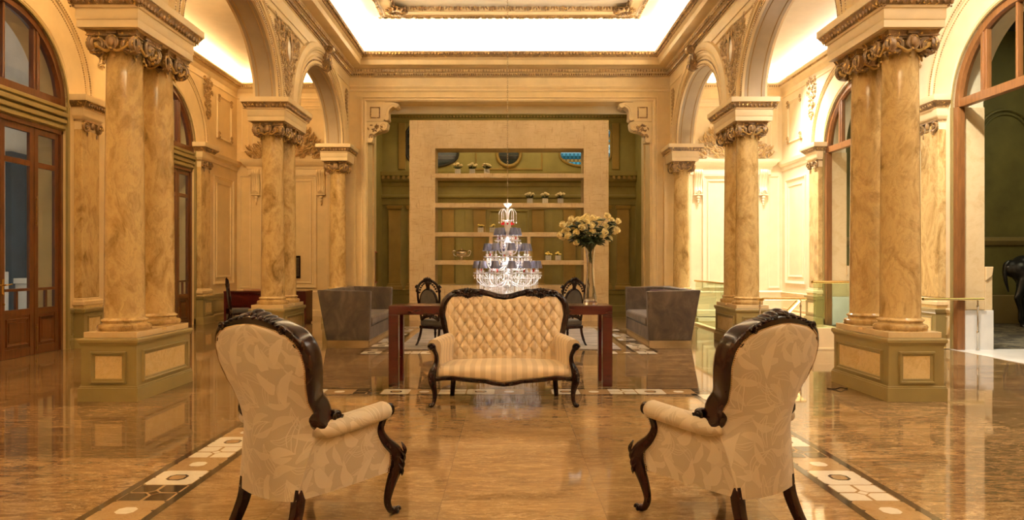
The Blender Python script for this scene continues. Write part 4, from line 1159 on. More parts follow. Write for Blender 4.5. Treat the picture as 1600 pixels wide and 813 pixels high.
def make_column(label, loc, group):
    t = thing('marble_column', label, 'column', loc, 0, group)
    mb = MB(); pr = [(.192, .10)]
    for k in range(13):
        z = .11 + 2.70 * k / 12; pr.append((.188 - .022 * (k / 12) ** 1.6, z))
    pr += [(.170, 2.82), (.176, 2.83)]
    mb.lathe((0, 0, 0), pr, 48); mb.build('shaft', M['marble'], t, angle=50)
    mb = MB()
    prof = [(.245, 0), (.25, .012)]
    for k in range(25): a = -PI / 2 + PI * k / 24; prof.append((.220 + (.030 + .0022 * (-1) ** k) * math.cos(a), .036 + .030 * math.sin(a)))
    prof += [(.212, .068), (.204, .078), (.206, .09)]
    for k in range(7): a = -PI / 2 + PI * k / 6; prof.append((.203 + .016 * math.cos(a), .104 + .013 * math.sin(a)))
    prof += [(.196, .122), (.190, .13)]
    mb.lathe((0, 0, 0), prof, 56); mb.build('base', M['marble'], t, angle=40)
    mb = MB(); z0 = 2.80
    mb.lathe((0, 0, z0), [(.172, 0), (.178, .01), (.172, .02), (.18, .05), (.20, .09), (.18, .12)], 32)
    # abacus with hollow sides
    pts = []
    for q in range(4):
        for k in range(9):
            u = -1 + 2 * k / 8; d = .262 - .035 * (1 - u * u); x, y = u * .262, -d
            a = q * PI / 2; pts.append((x * math.cos(a) - y * math.sin(a), x * math.sin(a) + y * math.cos(a)))
    mb.prism(pts, lambda p: (p[0] * .93, p[1] * .93, z0 + .145), lambda p: (p[0], p[1], z0 + .185))
    mb.prism(pts, lambda p: (p[0] * .97, p[1] * .97, z0 + .125), lambda p: (p[0] * .93, p[1] * .93, z0 + .145))
    gd = MB()
    for q in range(4):
        Mq = Matrix.Rotation(q * PI / 2, 4, 'Z'); mb.M = Mq; gd.M = Mq
        for s_ in (-1, 1):
            cx = s_ * .165; yy = -.205; zz = z0 + .045
            mb.lathe((cx, yy, zz), [(.001, .03), (.092, .03), (.098, .01), (.090, -.012), (.001, -.012)], 20, axis='y', cap=False)
            spiral(mb, (cx, yy - .012, zz), (s_, 0, 0), (0, 0, 1), (0, -1, 0), .092, 1.7, .021, -1, PI / 2, 30)
            spiral(gd, (cx, yy - .022, zz), (s_, 0, 0), (0, 0, 1), (0, -1, 0), .048, 1.0, .016, -1, PI / 2, 16)
            gd.tube(catmull([(cx, yy - .03, zz - .01), (s_ * .11, yy - .035, zz - .045), (s_ * .06, yy - .03, zz - .07), (s_ * .02, yy - .03, zz - .055)], 4), .014, 6)
            for k in range(5): mb.ell((s_ * .235, yy + .02 + .0 * k, zz + .05 - .03 * k), (.014, .014, .014), 6, 4)
        mb.ell((0, -.225, z0 + .065), (.062, .03, .075), 12, 8)
        mb.box(-.05, .05, -.245, -.19, z0 + .145, z0 + .185)
        mb.tube([( .055 * math.cos(k * PI / 10), -.235, z0 + .065 + .07 * math.sin(k * PI / 10)) for k in range(20)], .012, 6, closed=True)
        mb.ell((0, -.252, z0 + .065), (.035, .02, .05), 12, 6)
        mb.tube([(-.24, -.21, z0 + .115), (-.1, -.195, z0 + .118), (.1, -.195, z0 + .118), (.24, -.21, z0 + .115)], .014, 6)
        for (dx, dz) in ((0, -.05), (0, -.075)): gd.ell((dx, -.19, z0 + dz + .01), (.014, .012, .016), 6, 4)
        for s_ in (-1, 1):
            for k in range(3): gd.ell((s_ * .108 * .9, -.145 - .01 * k, z0 - .02 - .028 * k), (.011, .011, .018 if k < 2 else .02), 6, 4)
            leafm(mb, (s_ * .10, -.17, z0 + .02), (s_ * .3, -.2, -1), (0, -1, 0), .09, .03, .3)
    mb.M = Matrix(); gd.M = Matrix()
    cap = mb.build('capital', M['gilt'], t, angle=50); gd.build('gilt_swag', M['gold'], cap)
    return t
pedL = -3.916; pedR = 3.99
plabels = [('left', 'near', pedL, 'olive panelled pedestal under the two nearest marble columns on the left'),
           ('left', 'mid', pedL, 'olive panelled pedestal behind the left armchair, beside the dark red desk'),
           ('left', 'far', pedL, 'olive single-column pedestal behind the grey sofa on the left'),
           ('right', 'near', pedR, 'olive panelled pedestal under the two nearest marble columns on the right'),
           ('right', 'mid', 3.955, 'olive panelled pedestal behind the right armchair, beside the short brass handrail'),
           ('right', 'far', 3.955, 'olive single-column pedestal behind the grey sofa on the right, by the glass balustrade')]
COLX = {}
i = 0; proto = None
cl = {('left', 0): ('front marble column of the nearest pair on the left, lit orange', 'rear marble column of the nearest pair on the left, partly behind the front one'),
      ('left', 1): ('front marble column of the middle pair on the left, strongly veined', 'rear marble column of the middle pair on the left, showing as a narrow strip'),
      ('left', 2): ('single marble column at the far left, against the end wall beside the portal',),
      ('right', 0): ('front marble column of the nearest pair on the right, beside the horse room', 'rear marble column of the nearest pair on the right, greyer and half covered'),
      ('right', 1): ('front marble column of the middle pair on the right, before the glass balustrade', 'rear marble column of the middle pair on the right, a strip beside its twin'),
      ('right', 2): ('single marble column at the far right, against the end wall beside the portal',)}
for k, (sd, nf, x, lab) in enumerate(plabels):
    j = k % 3; ya, yb = PIERS[j]
    make_pedestal('column_pedestal', lab, x, ya, yb, 'olive pedestals of the arcade')
    ys = ((ya + .31, yb - .25) if j < 2 else ((ya + yb) / 2,))
    for y, lb in zip(ys, cl[(sd, j)]):
        if proto is None: proto = make_column(lb, (x, y, .675), 'marble columns of the arcade')
        else: copy_tree(proto, label=lb, loc=(x, y, .675))

# ------------------------------------------------------------------ doors and fanlights of the left wall
def door_set(n, yc, handle=True):
    X = -OX - .10
    root = MB(); w = .045
    # fixed frame
    for y in (-1.30, 1.30): root.box(X - .06, X + .06, yc + y - .03, yc + y + .03, 0, 3.42)
    root.box(X - .06, X + .06, yc - 1.33, yc + 1.33, 3.36, 3.43)
    d = struct(root.build('door_%d' % n, M['doorwood'], smooth=False, bevel=.004))
    edges = [-1.27, -.70, 0.0, .70, 1.27]
    for k in range(4):
        a, b = yc + edges[k] + .006, yc + edges[k + 1] - .006
        lf = MB(); st = .085
        lf.box(X - .025, X + .025, a, a + st, .002, 3.36); lf.box(X - .025, X + .025, b - st, b, .002, 3.36)
        for (z0, z1) in ((.002, .13), (.60, .69), (.95, .99), (2.78, 2.86), (3.27, 3.36)): lf.box(X - .024, X + .024, a + st, b - st, z0, z1)
        m_ = (a + b) / 2; lf.box(X - .02, X + .02, m_ - .018, m_ + .018, .69, .95)
        lf.box(X - .012, X + .012, a + st, b - st, .13, .60)
        rect_frame(lf, (X + .012, 0, 0), (0, 1, 0), (0, 0, 1), (1, 0, 0), a + st + .03, b - st - .03, .17, .56, .035, .02)
        lf.box(X + .01, X + .022, a + st + .09, b - st - .09, .23, .50)
        leaf = lf.build('door_leaf', M['doorwood'], d, smooth=False, bevel=.003)
        g = MB(); g.box(X - .003, X + .003, a + st, b - st, .69, 3.27); g.build('pane', M['pane'], leaf, smooth=False)
        if k in (1, 2):
            h = MB(); yy = b - .045 if k == 1 else a + .045
            h.box(X + .025, X + .031, yy - .02, yy + .02, .93, 1.13)
            h.lathe((X + .03, yy, 1.05), [(.012, 0), (.012, .05)], 10, axis='x'); h.tube([(X + .075, yy, 1.05), (X + .08, yy + (.11 if k == 2 else -.11), 1.06)], .010, 8)
            h.lathe((X + .03, yy, .92), [(.018, 0), (.016, .012), (.001, .014)], 12, axis='x', cap=False)
            h.lathe((X + .03, yy, .78), [(.014, 0), (.014, .02), (.001, .022)], 12, axis='x', cap=False)
            h.build('door_handle', M['brass'], leaf)
        if k in (0, 3):
            h = MB(); yy = a + .03 if k == 3 else b - .03
            h.tube([(X + .04, yy, 1.9), (X + .04, yy, 2.35)], .007, 6); h.tube([(X + .04, yy, .05), (X + .04, yy, .45)], .007, 6)
            for z in (1.95, 2.3, .1, .4): h.box(X + .025, X + .05, yy - .012, yy + .012, z - .012, z + .012)
            h.build('bolt', M['antbrass'], leaf)
    # olive transom mouldings
    tr = MB(); tr.box(-OX - .14, -OX - .02, yc - 1.32, yc + 1.32, 3.43, 3.80)
    for (z0, z1, p) in ((3.44, 3.50, .01), (3.53, 3.60, .03), (3.63, 3.70, .05), (3.74, 3.80, .02)): tr.box(-OX - .03, -OX + p, yc - 1.32, yc + 1.32, z0, z1)
    struct(tr.build('trim_transom', M['olive'], smooth=False, bevel=.012))
def fanlight(n, sx, yc, wood, dim=1.32, zs=3.80, b_=1.27):
    X = sx * (OX + .06) + (.04 if sx > 0 else 0)
    mb = MB(); t_ = .10
    rows = []
    for k in range(41):
        th = PI * k / 40; r = []
        for (o, dx) in ((0, -.06), (0, .06), (-t_, .06), (-t_ - .015, 0), (-t_, -.06), (0, -.06)):
            y, z = arch_pt(yc, dim, zs, b_, th, o); r.append(mb.v(X + dx, y, z))
        rows.append(r)
    for r0, r1 in zip(rows, rows[1:]):
        for k in range(5): mb.f((r0[k], r0[k + 1], r1[k + 1], r1[k]))
    mb.box(X - .055, X + .055, yc - dim, yc + dim, zs - .02, zs + .11)
    for (y, w) in ((-.68, .065), (.68, .065), (0, .02)):
        h = zs + (b_ - .08) * math.sqrt(1 - (y / dim) ** 2)
        mb.box(X - .04, X + .04, yc + y - w, yc + y + w, zs + .1, h)
        if w > .05: mb.box(X - .055, X + .055, yc + y - .015, yc + y + .015, zs + .1, h)
    d = struct(mb.build('window_%d' % n, wood, smooth=False, bevel=.004))
    g = MB(); vs = []
    for k in range(41):
        y, z = arch_pt(yc, dim - .09, zs + .1, b_ - .19, PI * k / 40); vs.append(g.v(X, y, z))
    g.f(vs); g.build('pane', M['pane'], d, smooth=False)
    return d
door_set(1, 9.72); door_set(2, 14.22)
fanlight(4, -1, 9.72, M['doorwood']); fanlight(5, -1, 14.22, M['doorwood'])
fanlight(6, 1, 9.72, M['pine']); fanlight(7, 1, 14.22, M['pine'])
# wooden posts of the right openings, stone-lined reveals
mb = MB()
for yc in (9.72, 14.22):
    for s_ in (-1, 1): mb.box(OX + .02, OX + .14, yc + s_ * 1.27 - .05, yc + s_ * 1.27 + .05, 0, 3.79)
struct(mb.build('trim_window_post', M['pine'], smooth=False, bevel=.005))
mb = MB()
for yc in (9.72, 14.22):
    y = yc + 1.315; mb.box(OX + .15, OX + .50, y - .02, y + .35, .62, 3.8); mb.box(OX + .50, OX + .62, y - .02, y + .35, .62, 1.30)
    mb.prism([(OX + .50, 1.30), (OX + .62, 1.30), (OX + .60, 1.16), (OX + .53, 1.10), (OX + .50, 1.08)], lambda q: (q[0], y - .05, q[1]), lambda q: (q[0], y + .3, q[1]))
struct(mb.build('trim_stone_jamb', M['pad'], smooth=False, bevel=.01))
mb = MB()
for yc in (9.72, 14.22):
    y = yc + 1.315; mb.box(OX + .16, OX + .61, y - .06, y + .35, 0, .62)
struct(mb.build('trim_jamb_block', M['white_stone'], smooth=False, bevel=.006))
mb = MB(); mb.box(OX - .02, OX + .60, 8.4, 11.08, -.02, .006); struct(mb.build('trim_threshold', M['white_stone'], smooth=False))

# corridor outside the left doors
mb = MB(); mb.box(-11.0, -OX - .45, 6.0, 19, -.02, .0); struct(mb.build('floor_corridor', M['pale_stone'], smooth=False))
mb = MB(); mb.box(-9.4, -9.2, 4.0, 20, 0, 6.2)
for (ya, yb) in ((13.66, 13.84), (15.4, 16.1), (18.3, 19.0)):
    mb.box(-9.2, -8.95, ya, yb, 0, 6.0); mb.box(-9.2, -8.85, ya - .1, yb + .1, 0, 1.1); mb.box(-9.2, -8.8, ya - .13, yb + .13, 1.1, 1.2)
mb.box(-9.2, -9.13, 4, 20, 0, 1.2); mb.box(-9.1, -8.7, 12.95, 13.75, 0, .98); mb.box(-9.1, -8.65, 12.9, 13.8, .98, 1.08); mb.box(-9.2, -9.0, 4, 20, 4.2, 4.5)
mb.box(-9.4, -OX - .4, 20, 20.2, 0, 6.2); mb.box(-9.4, -OX - .4, 3.8, 4.0, 0, 6.2); mb.box(-9.4, -OX - .45, 4, 20, 6.1, 6.2)
struct(mb.build('wall_corridor', M['pale_stone'], smooth=False, bevel=.01))
mb = MB()
for (ya, yb) in ((12.85, 13.56), (10.2, 11.2), (16.6, 17.8)): mb.box(-9.19, -9.08, ya, yb, .1, 3.4)
struct(mb.build('door_3', M['blue_drape'], smooth=False))  # flat blue-grey drapes on the corridor wall, not a door

# room with the horse, beyond the right openings
mb = MB(); mb.box(OX + .55, 14.5, 4, 12.9, -.06, -.005); mb.box(OX + .45, 14.5, 4, 16.0, -.12, -.061); struct(mb.build('floor_side_room', M['white_stone'], smooth=False))
mb = MB()
mb.box(OX + .47, 14.5, 15.9, 16.1, -.1, 7); mb.box(14.4, 14.6, 4, 16, -.1, 7); mb.box(OX + .47, 14.5, 3.9, 4, -.1, 7)
struct(mb.build('wall_side_room', M['room_green'], smooth=False))
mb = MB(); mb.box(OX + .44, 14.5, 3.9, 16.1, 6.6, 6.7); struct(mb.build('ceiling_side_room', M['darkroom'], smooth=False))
mb = MB()
mb.moulding([(14.4, 15.9), (OX + .47, 15.9)], [(0, 0), (.04, 0), (.04, .62), (.0, .64)], side=1)
mb.moulding([(14.4, 15.9), (OX + .47, 15.9)], [(0, 1.75), (.05, 1.77), (.10, 1.86), (.10, 1.93), (0, 1.95)], side=1)
struct(mb.build('baseboard_side_room', M['olive'], smooth=False))
mb = MB()
for xc in (9.0, 11.2, 13.3):
    for off in (0, .10):
        path = [(xc - .62 + off, 15.88, 1.95), (xc - .62 + off, 15.88, 4.2)] + [(xc - (.62 - off) * math.cos(PI * k / 16), 15.88, 4.2 + (.62 - off) * math.sin(PI * k / 16)) for k in range(1, 16)] + [(xc + .62 - off, 15.88, 4.2), (xc + .62 - off, 15.88, 1.95)]
        mb.tube(path, .035 if off == 0 else .02, 6)
for x in (10.1, 12.25, 8.0):
    mb.box(x - .22, x + .22, 15.75, 15.9, 1.95, 6.0)
    mb.moulding([(x + .22, 15.9), (x + .22, 15.75), (x - .22, 15.75), (x - .22, 15.9)], [(.05, 1.95), (.05, 2.05), (0, 2.1)], side=1)
struct(mb.build('trim_blind_arch', M['room_green'], angle=30))
mb = MB(); mb.box(7.6, 14.2, 11.15, 15.8, -.06, .004); o = tag(mb.build('carpet', M['carpet'], smooth=False), 'dark patterned carpet under the black horse in the side room', 'carpet')
# the darker space seen through the farther right opening
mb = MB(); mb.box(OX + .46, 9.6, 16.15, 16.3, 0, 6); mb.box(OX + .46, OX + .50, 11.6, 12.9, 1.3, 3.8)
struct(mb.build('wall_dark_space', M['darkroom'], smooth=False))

# ------------------------------------------------------------------ balustrades of the stair well
def railing(name, label, pts_rail, rail_r, posts, glass=None, curb=None, group=None):
    t = thing(name, label, 'railing', (pts_rail[0][0], pts_rail[0][1], 0), 0, group); O = Vector((pts_rail[0][0], pts_rail[0][1], 0))
    mb = MB(Matrix.Translation(-O)); mb.tube(pts_rail, rail_r, 12, up=(0, 0, 1), flat=1.7); mb.build('handrail', M['brass'], t, angle=50)
    for (x, y, z0, z1) in posts:
        mb = MB(Matrix.Translation(-O)); mb.lathe((x, y, 0), [(.028, z0), (.028, z0 + .012), (.011, z0 + .02), (.011, z0 + .25), (.018, z0 + .26), (.018, z0 + .29), (.011, z0 + .30), (.011, z1 - .14), (.017, z1 - .13), (.017, z1 - .10), (.009, z1 - .09), (.009, z1)], 10); mb.build('post', M['chrome'], t)
    if glass:
        for (p0, p1, z0, z1) in glass:
            mb = MB(Matrix.Translation(-O)); d = Vector((p1[0] - p0[0], p1[1] - p0[1], 0)).normalized(); n = Vector((-d.y, d.x, 0)) * .006
            a, b = Vector((*p0, 0)), Vector((*p1, 0))
            q = [a - n, b - n, b + n, a + n]; lo = [mb.v(v_.x, v_.y, z0) for v_ in q]; hi = [mb.v(v_.x, v_.y, z1) for v_ in q]
            mb.f(lo); mb.f(hi)
            for k in range(4): mb.f((lo[k], lo[(k + 1) % 4], hi[(k + 1) % 4], hi[k]))
            mb.build('glass_panel', M['pane_green'], t, smooth=False)
    if curb:
        mb = MB(Matrix.Translation(-O))
        for (x0, x1, y0, y1, z0, z1) in curb: mb.box(x0, x1, y0, y1, z0, z1)
        mb.build('curb', M['cream_hi'], t, smooth=False, bevel=.004)
    return t
railing('glass_balustrade', 'glass balustrade with a pale rail between the right grey sofa and the marble columns', [(4.17, 15.72, .965), (4.17, 12.66, .965)], .022, [],
        [((4.17, 15.70), (4.17, 14.2), .03, .95), ((4.17, 14.18), (4.17, 12.7), .03, .95)], [(4.10, 4.22, 12.62, 15.76, 0, .04)])
railing('glass_balustrade', 'green-tinted glass balustrade on a low wall, left of the nearest right columns', [(4.76, 11.05, 1.06), (6.42, 11.05, 1.06)], .022, [],
        [((4.78, 11.05), (5.42, 11.05), .34, 1.05), ((5.44, 11.05), (6.40, 11.05), .34, 1.05)], [(4.76, 6.42, 11.0, 11.12, 0, .34), (4.74, 6.44, 10.98, 11.14, 0, .03)])
railing('brass_handrail', 'short brass handrail on two chrome posts before the middle right pedestal', [(3.84, 10.7, .80), (3.86, 10.85, .80), (3.95, 10.98, .80), (4.64, 11.0, .80)], .022, [(3.90, 10.93, 0, .80), (4.56, 11.0, 0, .80)])
railing('brass_handrail', 'brass handrail with one chrome post to the right of the nearest right columns', [(6.40, 10.88, .80), (7.34, 10.90, .80)], .022, [(7.26, 10.90, .013, .80)])
railing('stair_rail', 'slanting brass stair rail going down behind the short brass handrail', [(4.60, 11.12, .78), (4.70, 12.2, .36), (4.80, 15.0, -1.0)], .028, [(4.68, 12.1, -.7, .40)])
# fire alarm box, wall picture
t = thing('fire_hose_cabinet', 'red metal box on the left reveal of the portal, beside the shelving', 'box', (-3.29, 17.40, 1.25))
mb = MB(); mb.box(-.07, .0, -.10, .22, -.38, .40); mb.build('case', M['red'], t, smooth=False, bevel=.006)
mb = MB(); mb.box(.0, .012, -.08, .20, -.35, .37); mb.build('door', M['chrome'], t, smooth=False, bevel=.003)
t = thing('wall_picture', 'small dark framed picture on the cream wall, right of the middle left columns', 'picture', (-5.43, YB - .02, 1.26))
mb = MB(); rect_frame(mb, (0, 0, 0), (1, 0, 0), (0, 0, 1), (0, -1, 0), -.11, .11, -.29, .29, .035, .03); mb.box(-.10, .10, -.005, .012, -.28, .28); mb.build('frame', M['blackwood'], t)
mb = MB(); mb.box(-.075, .075, -.008, -.004, -.24, .24); mb.build('print', M['screen'], t, smooth=False)

mb = MB(); mb.tube(catmull([(-.10, .02, .006), (-.03, -.02, .006), (.03, -.022, .02), (.09, .01, .008), (.12, .015, .006)], 5), .006, 6)
o = tag(mb.build('cable', M['blackwood']), 'short dark cable lying on the floor at the foot of the nearest right pedestal', 'cable'); o.location = (3.52, 7.55, .001)
def lerp_tab(tab, z):
    if z <= tab[0][0]: return tab[0][1]
    for (a, va), (b, vb) in zip(tab, tab[1:]):
        if z <= b:
            t = (z - a) / (b - a); t = t * t * (3 - 2 * t) * .35 + t * .65
            return va + (vb - va) * t
    return tab[-1][1]
def nails(mb, path, r, step, off=(0, 0, 0)):
    P = [Vector(p) + Vector(off) for p in path]; acc = 0; last = P[0]; mb.ell(last, r, 6, 4)
    for a, b in zip(P, P[1:]):
        d = (b - a).length
        while acc + d >= step:
            t = (step - acc) / d; a = a + (b - a) * t; mb.ell(a, r, 6, 4); d = (b - a).length; acc = 0
        acc += d
def rrect(w, h, r=.35, n=3):
    pts = []
    for (sx, sy, a0) in ((1, 1, 0), (-1, 1, PI / 2), (-1, -1, PI), (1, -1, 3 * PI / 2)):
        for k in range(n + 1):
            a = a0 + PI / 2 * k / n; pts.append((sx * w * (1 - r) + w * r * math.cos(a), sy * h * (1 - r) + h * r * math.sin(a)))
    return pts
# ------------------------------------------------------------------ leaf-patterned armchairs, seen from behind; local +y is where they face
def make_armchair(label, loc, rz):
    t = thing('armchair', label, 'armchair', loc, rz, 'leaf-patterned armchairs in the foreground')
    HW = [(.21, .212), (.35, .237), (.5, .264), (.575, .283), (.63, .276), (.69, .278), (.77, .301), (.86, .326), (.93, .322), (.98, .292), (1.01, .25), (1.03, .195), (1.045, .12), (1.056, .03)]
    YE_ = [(.21, -.275), (.4, -.235), (.57, -.185), (.63, -.225), (.69, -.262), (.77, -.295), (.86, -.322), (.95, -.345), (1.03, -.372), (1.06, -.38)]
    YC = [(.21, -.300), (.5, -.335), (.7, -.352), (.86, -.380), (1.03, -.395), (1.06, -.395)]
    def zmap(v): return .21 + (1.055 - .21) * (1 - (1 - v) ** 1.5) if False else .21 + .845 * math.sin(v * PI / 2) ** 1.0 * .5 + .845 * v * .5
    def outer(a, v):
        u = 2 * a - 1; z = zmap(v); hw = lerp_tab(HW, z); yc, ye = lerp_tab(YC, z), lerp_tab(YE_, z)
        low = .010 * math.sin(PI * min(1, max(0, (z - .21) / .3)))
        return (u * hw * (1 + low), yc + (ye - yc) * abs(u) ** 2.2, z - .012 * (1 - u * u) * (1 if z < .25 else 0))
    def inner_(a, v):
        u = 2 * a - 1; z = max(.36, zmap(v)); hw = lerp_tab(HW, z) * .97; yc, ye = lerp_tab(YC, z), lerp_tab(YE_, z)
        return (u * hw, yc + (ye - yc) * abs(u) ** 2.2 + .055 + .045 * (1 - u ** 4) * math.sin(PI * min(1, (z - .3) / .75)) , z)
    mb = MB()
    mb.grid(outer, 28, 40, uvfn=lambda a, v: ((2 * a - 1) * .30, zmap(v)))
    mb.grid(inner_, 20, 30, uvfn=lambda a, v: ((2 * a - 1) * .30 + 2, zmap(v)))
    back = mb.build('backrest', M['leaf'], t, angle=180)
    # wooden show frame round the back
    half = [(.284, -.105, .598), (.284, -.140, .576), (.276, -.180, .588), (.262, -.250, .640), (.256, -.283, .70), (.288, -.312, .775), (.315, -.338, .86), (.312, -.360, .94), (.27, -.376, 1.005), (.20, -.388, 1.035), (.10, -.395, 1.058), (0, -.397, 1.068)]
    half = [(x - .006, (y if i < 3 else lerp_tab(YE_, z) + .060), z) for i, (x, y, z) in enumerate(half)]
    pts = catmull(half + [(-x, y, z) for (x, y, z) in half[-2::-1]], 7); n = len(pts); mid = (n - 1) / 2
    def w(i):
        e = 1 - abs(i - mid) / mid
        return .022 + .016 * min(1, e * 5)
    sec = rrect(1.0, 1.15, .5, 3)
    mb = MB()
    # in-plane axis points away from the centre of the back
    axes = [None] * n; mi_ = int(mid); axes[mi_] = Vector((0, 1, 0))
    tang = [(pts[min(i + 1, n - 1)] - pts[max(i - 1, 0)]).normalized() for i in range(n)]
    for st_ in (-1, 1):
        i = mi_ + st_
        while 0 <= i < n:
            a_ = axes[i - st_]; a_ = a_ - tang[i] * tang[i].dot(a_); axes[i] = a_.normalized(); i += st_
    rings = []
    for i, p in enumerate(pts):
        yax = axes[i]; xax = tang[i].cross(yax); e = 1 - abs(i - mid) / mid
        r = (.016 + .016 * min(1, e * 6)); dep = .020 + .030 * min(1, e * 4.5)
        rings.append([mb.v(p + xax * (a * r) + yax * (b * dep)) for (a, b) in sec])
    m_ = len(sec)
    for a, b in zip(rings, rings[1:]):
        for k in range(m_): mb.f((a[k], a[(k + 1) % m_], b[(k + 1) % m_], b[k]))
    mb.f(rings[0][::-1]); mb.f(rings[-1])
    for s_ in (-1, 1):
        spiral(mb, (s_ * .300, -.100, .604), (0, 1, 0), (0, 0, 1), (s_, 0, 0), .030, 1.2, .011, -1, 0, 20)
        mb.lathe((s_ * .284 - .022, -.100, .604), [(.001, 0), (.026, .0), (.029, .02), (.026, .044), (.001, .046)], 16, axis='x', cap=False)
    fr = mb.build('back_frame', M['blackwood'], t, angle=60)
    mb = MB()
    for k, (x, r) in enumerate(((0, .036), (.050, .028), (.095, .024), (.135, .021), (.172, .017), (.202, .013))):
        for s_ in ((1,) if x == 0 else (-1, 1)):
            z = 1.084 - x * x * 1.1
            mb.ell((s_ * x, -.328, z + r * .45), (r * .95, .046, r * .85), 12, 8, None, Matrix.Rotation(s_ * .35, 3, 'Y'))
            mb.ell((s_ * (x + .022), -.345, z + .006), (r * .5, .045, r * .5), 8, 6)
    for s_ in (-1, 1): spiral(mb, (s_ * .225, -.372, 1.035), (s_, 0, 0), (0, 0, 1), (0, -1, 0), .018, 1.2, .008, 1)
    mb.build('crest_carving', M['blackwood'], fr)
    # nails along the inner edge of the frame, behind
    mb = MB(); ez = [.575 + .48 * math.sin(PI / 2 * k / 46) ** 1.0 for k in range(47)]
    ip = [Vector((lerp_tab(HW, z) - .002, lerp_tab(YE_, z) - .001, z)) for z in ez]
    ip = ip + [Vector((-p.x, p.y, p.z)) for p in ip[::-1]]
    nails(mb, ip, .0046, .0112); mb.build('nailhead_row', M['antbrass'], back)
    # sides with rolled arms
    for s_ in (-1, 1):
        mb = MB()
        def side(a, v):
            # a from the back seam to the front post, v from bottom to top
            z0 = .212 + .022 * a; z = z0 + (.53 - z0) * v
            ys = lerp_tab(YE_, z) + .002; fz = .30
            f_ = .262 + .02 * math.sin(v * PI) - .06 * math.sin(PI * min(1, max(0, (v - .35) / .65)))
            y = ys + (f_ - ys) * a
            x0 = lerp_tab(HW, z) - .002; x1 = .300
            x = x0 + (x1 - x0) * a ** .8 + .016 * math.sin(PI * a) * math.sin(PI * (.15 + .7 * v))
            return (s_ * x, y, z)
        mb.grid(side, 16, 14, uvfn=lambda a, v: (.30 + .55 * a, .21 + .33 * v))
        mb.grid(lambda a, v: (s_ * (.225 + .03 * a), -.22 + .44 * a, .36 + .19 * v), 8, 6, uvfn=lambda a, v: (1 + a * .5, v * .2))
        pth = catmull([(s_ * .262, -.215, .548), (s_ * .274, -.14, .545), (s_ * .285, 0, .552), (s_ * .292, .14, .562), (s_ * .297, .235, .570)], 5)
        base = len(mb.V); mb.tube(pth, [.030 + .018 * min(1, i / 5) for i in range(len(pth))], 18, up=(0, 0, 1), flat=1.25)
        mb.ell((s_ * .297, .235, .570), (.057, .022, .046), 16, 8)
        for k in range(base, len(mb.V)): p = mb.V[k]; mb.UV[k] = (p.y + 3 + s_, math.atan2(p.z - .55, abs(p.x) - .28) * .05)
        arm = mb.build('arm', M['leaf'], t, angle=180)
        mb = MB(); mb.tube([Vector(side(0, v / 10)) + Vector((s_ * .002, -.002, 0)) for v in range(11)], .0048, 6); mb.build('piping', M['leaf'], arm)
        # front post and cabriole leg in one carved sweep
        fp = catmull([(s_ * .300, .262, .560), (s_ * .300, .228, .525), (s_ * .300, .205, .470), (s_ * .300, .245, .405), (s_ * .306, .318, .335), (s_ * .308, .330, .265), (s_ * .304, .282, .165), (s_ * .302, .258, .085), (s_ * .302, .275, .035), (s_ * .303, .300, .016)], 6)
        rt = [.020, .019, .021, .027, .036, .037, .027, .020, .018, .017]
        rr = []
        for i in range(len(fp)): q = i / 6; k = min(int(q), len(rt) - 2); rr.append(rt[k] + (rt[k + 1] - rt[k]) * (q - k))
        lg = MB(); lg.tube(fp, rr, 14, up=(1, 0, 0))
        lg.ell((s_ * .303, .305, .020), (.024, .030, .020), 12, 8)
        spiral(lg, (s_ * .327, .308, .022), (0, 1, 0), (0, 0, 1), (s_, 0, 0), .018, 1.1, .008, 1, 0, 16)
        spiral(lg, (s_ * .300, .268, .566), (0, 1, 0), (0, 0, 1), (s_, 0, 0), .028, 1.3, .012, 1, 0, 20)
        lg.lathe((s_ * .300 - .02, .268, .566), [(.001, 0), (.028, 0), (.030, .02), (.028, .04), (.001, .042)], 14, axis='x', cap=False)
        for k in range(4): leafm(lg, (s_ * .335, .335 - .008 * k, .385 - .035 * k), (0, .25, -1), (s_ * .8, .5, 0), .08, .018, .4)
        lg.build('leg', M['blackwood'], t, angle=60)
        nb = MB(); nails(nb, [Vector(side(1, v / 12)) + Vector((s_ * .004, .004, 0)) for v in range(13)], .0042, .0108); nb.build('nailhead_row', M['antbrass'], arm)
        # rear leg, square and raked
        lp = catmull([(s_ * .195, -.245, .26), (s_ * .200, -.262, .16), (s_ * .212, -.300, .06), (s_ * .222, -.335, 0)], 5)
        lg = MB(); lg.tube(lp, [.028 - .008 * i / (len(lp) - 1) for i in range(len(lp))], up=(1, 0, 0), sect=rrect(1, 1, .25, 2)); lg.build('leg', M['blackwood'], t, angle=50)
    # seat and rails
    mb = MB()
    def seat(a, b):
        u = 2 * a - 1; v = b
        if v < .25: q = v / .25; y = .285 + .02 * math.sin(q * PI / 2); z = .25 + .13 * q
        else: q = (v - .25) / .75; y = .305 - .52 * q; z = .38 + .045 * math.sin(min(1, q * 4) * PI / 2) * (1 - .4 * u ** 4)
        return (u * (.285 - .05 * max(0, (v - .25))), y, z)
    mb.grid(seat, 16, 20, uvfn=lambda a, b: (a * .6 + 5, b)); mb.build('seat', M['leaf'], t, angle=180)
    mb = MB(); mb.tube(catmull([(-.29, .30, .235), (-.15, .325, .225), (0, .335, .210), (.15, .325, .225), (.29, .30, .235)], 6), .022, 10, flat=.8)
    mb.build('front_rail', M['blackwood'], t)
    mb = MB(); mb.box(-.19, .19, -.28, .26, .222, .25); mb.build('seat_base', M['leaf'], t, smooth=False)
    return t
TH = R(33)
make_armchair('cream leaf-patterned armchair seen from behind, in the left foreground', (-1.042, 3.707, 0), -TH)
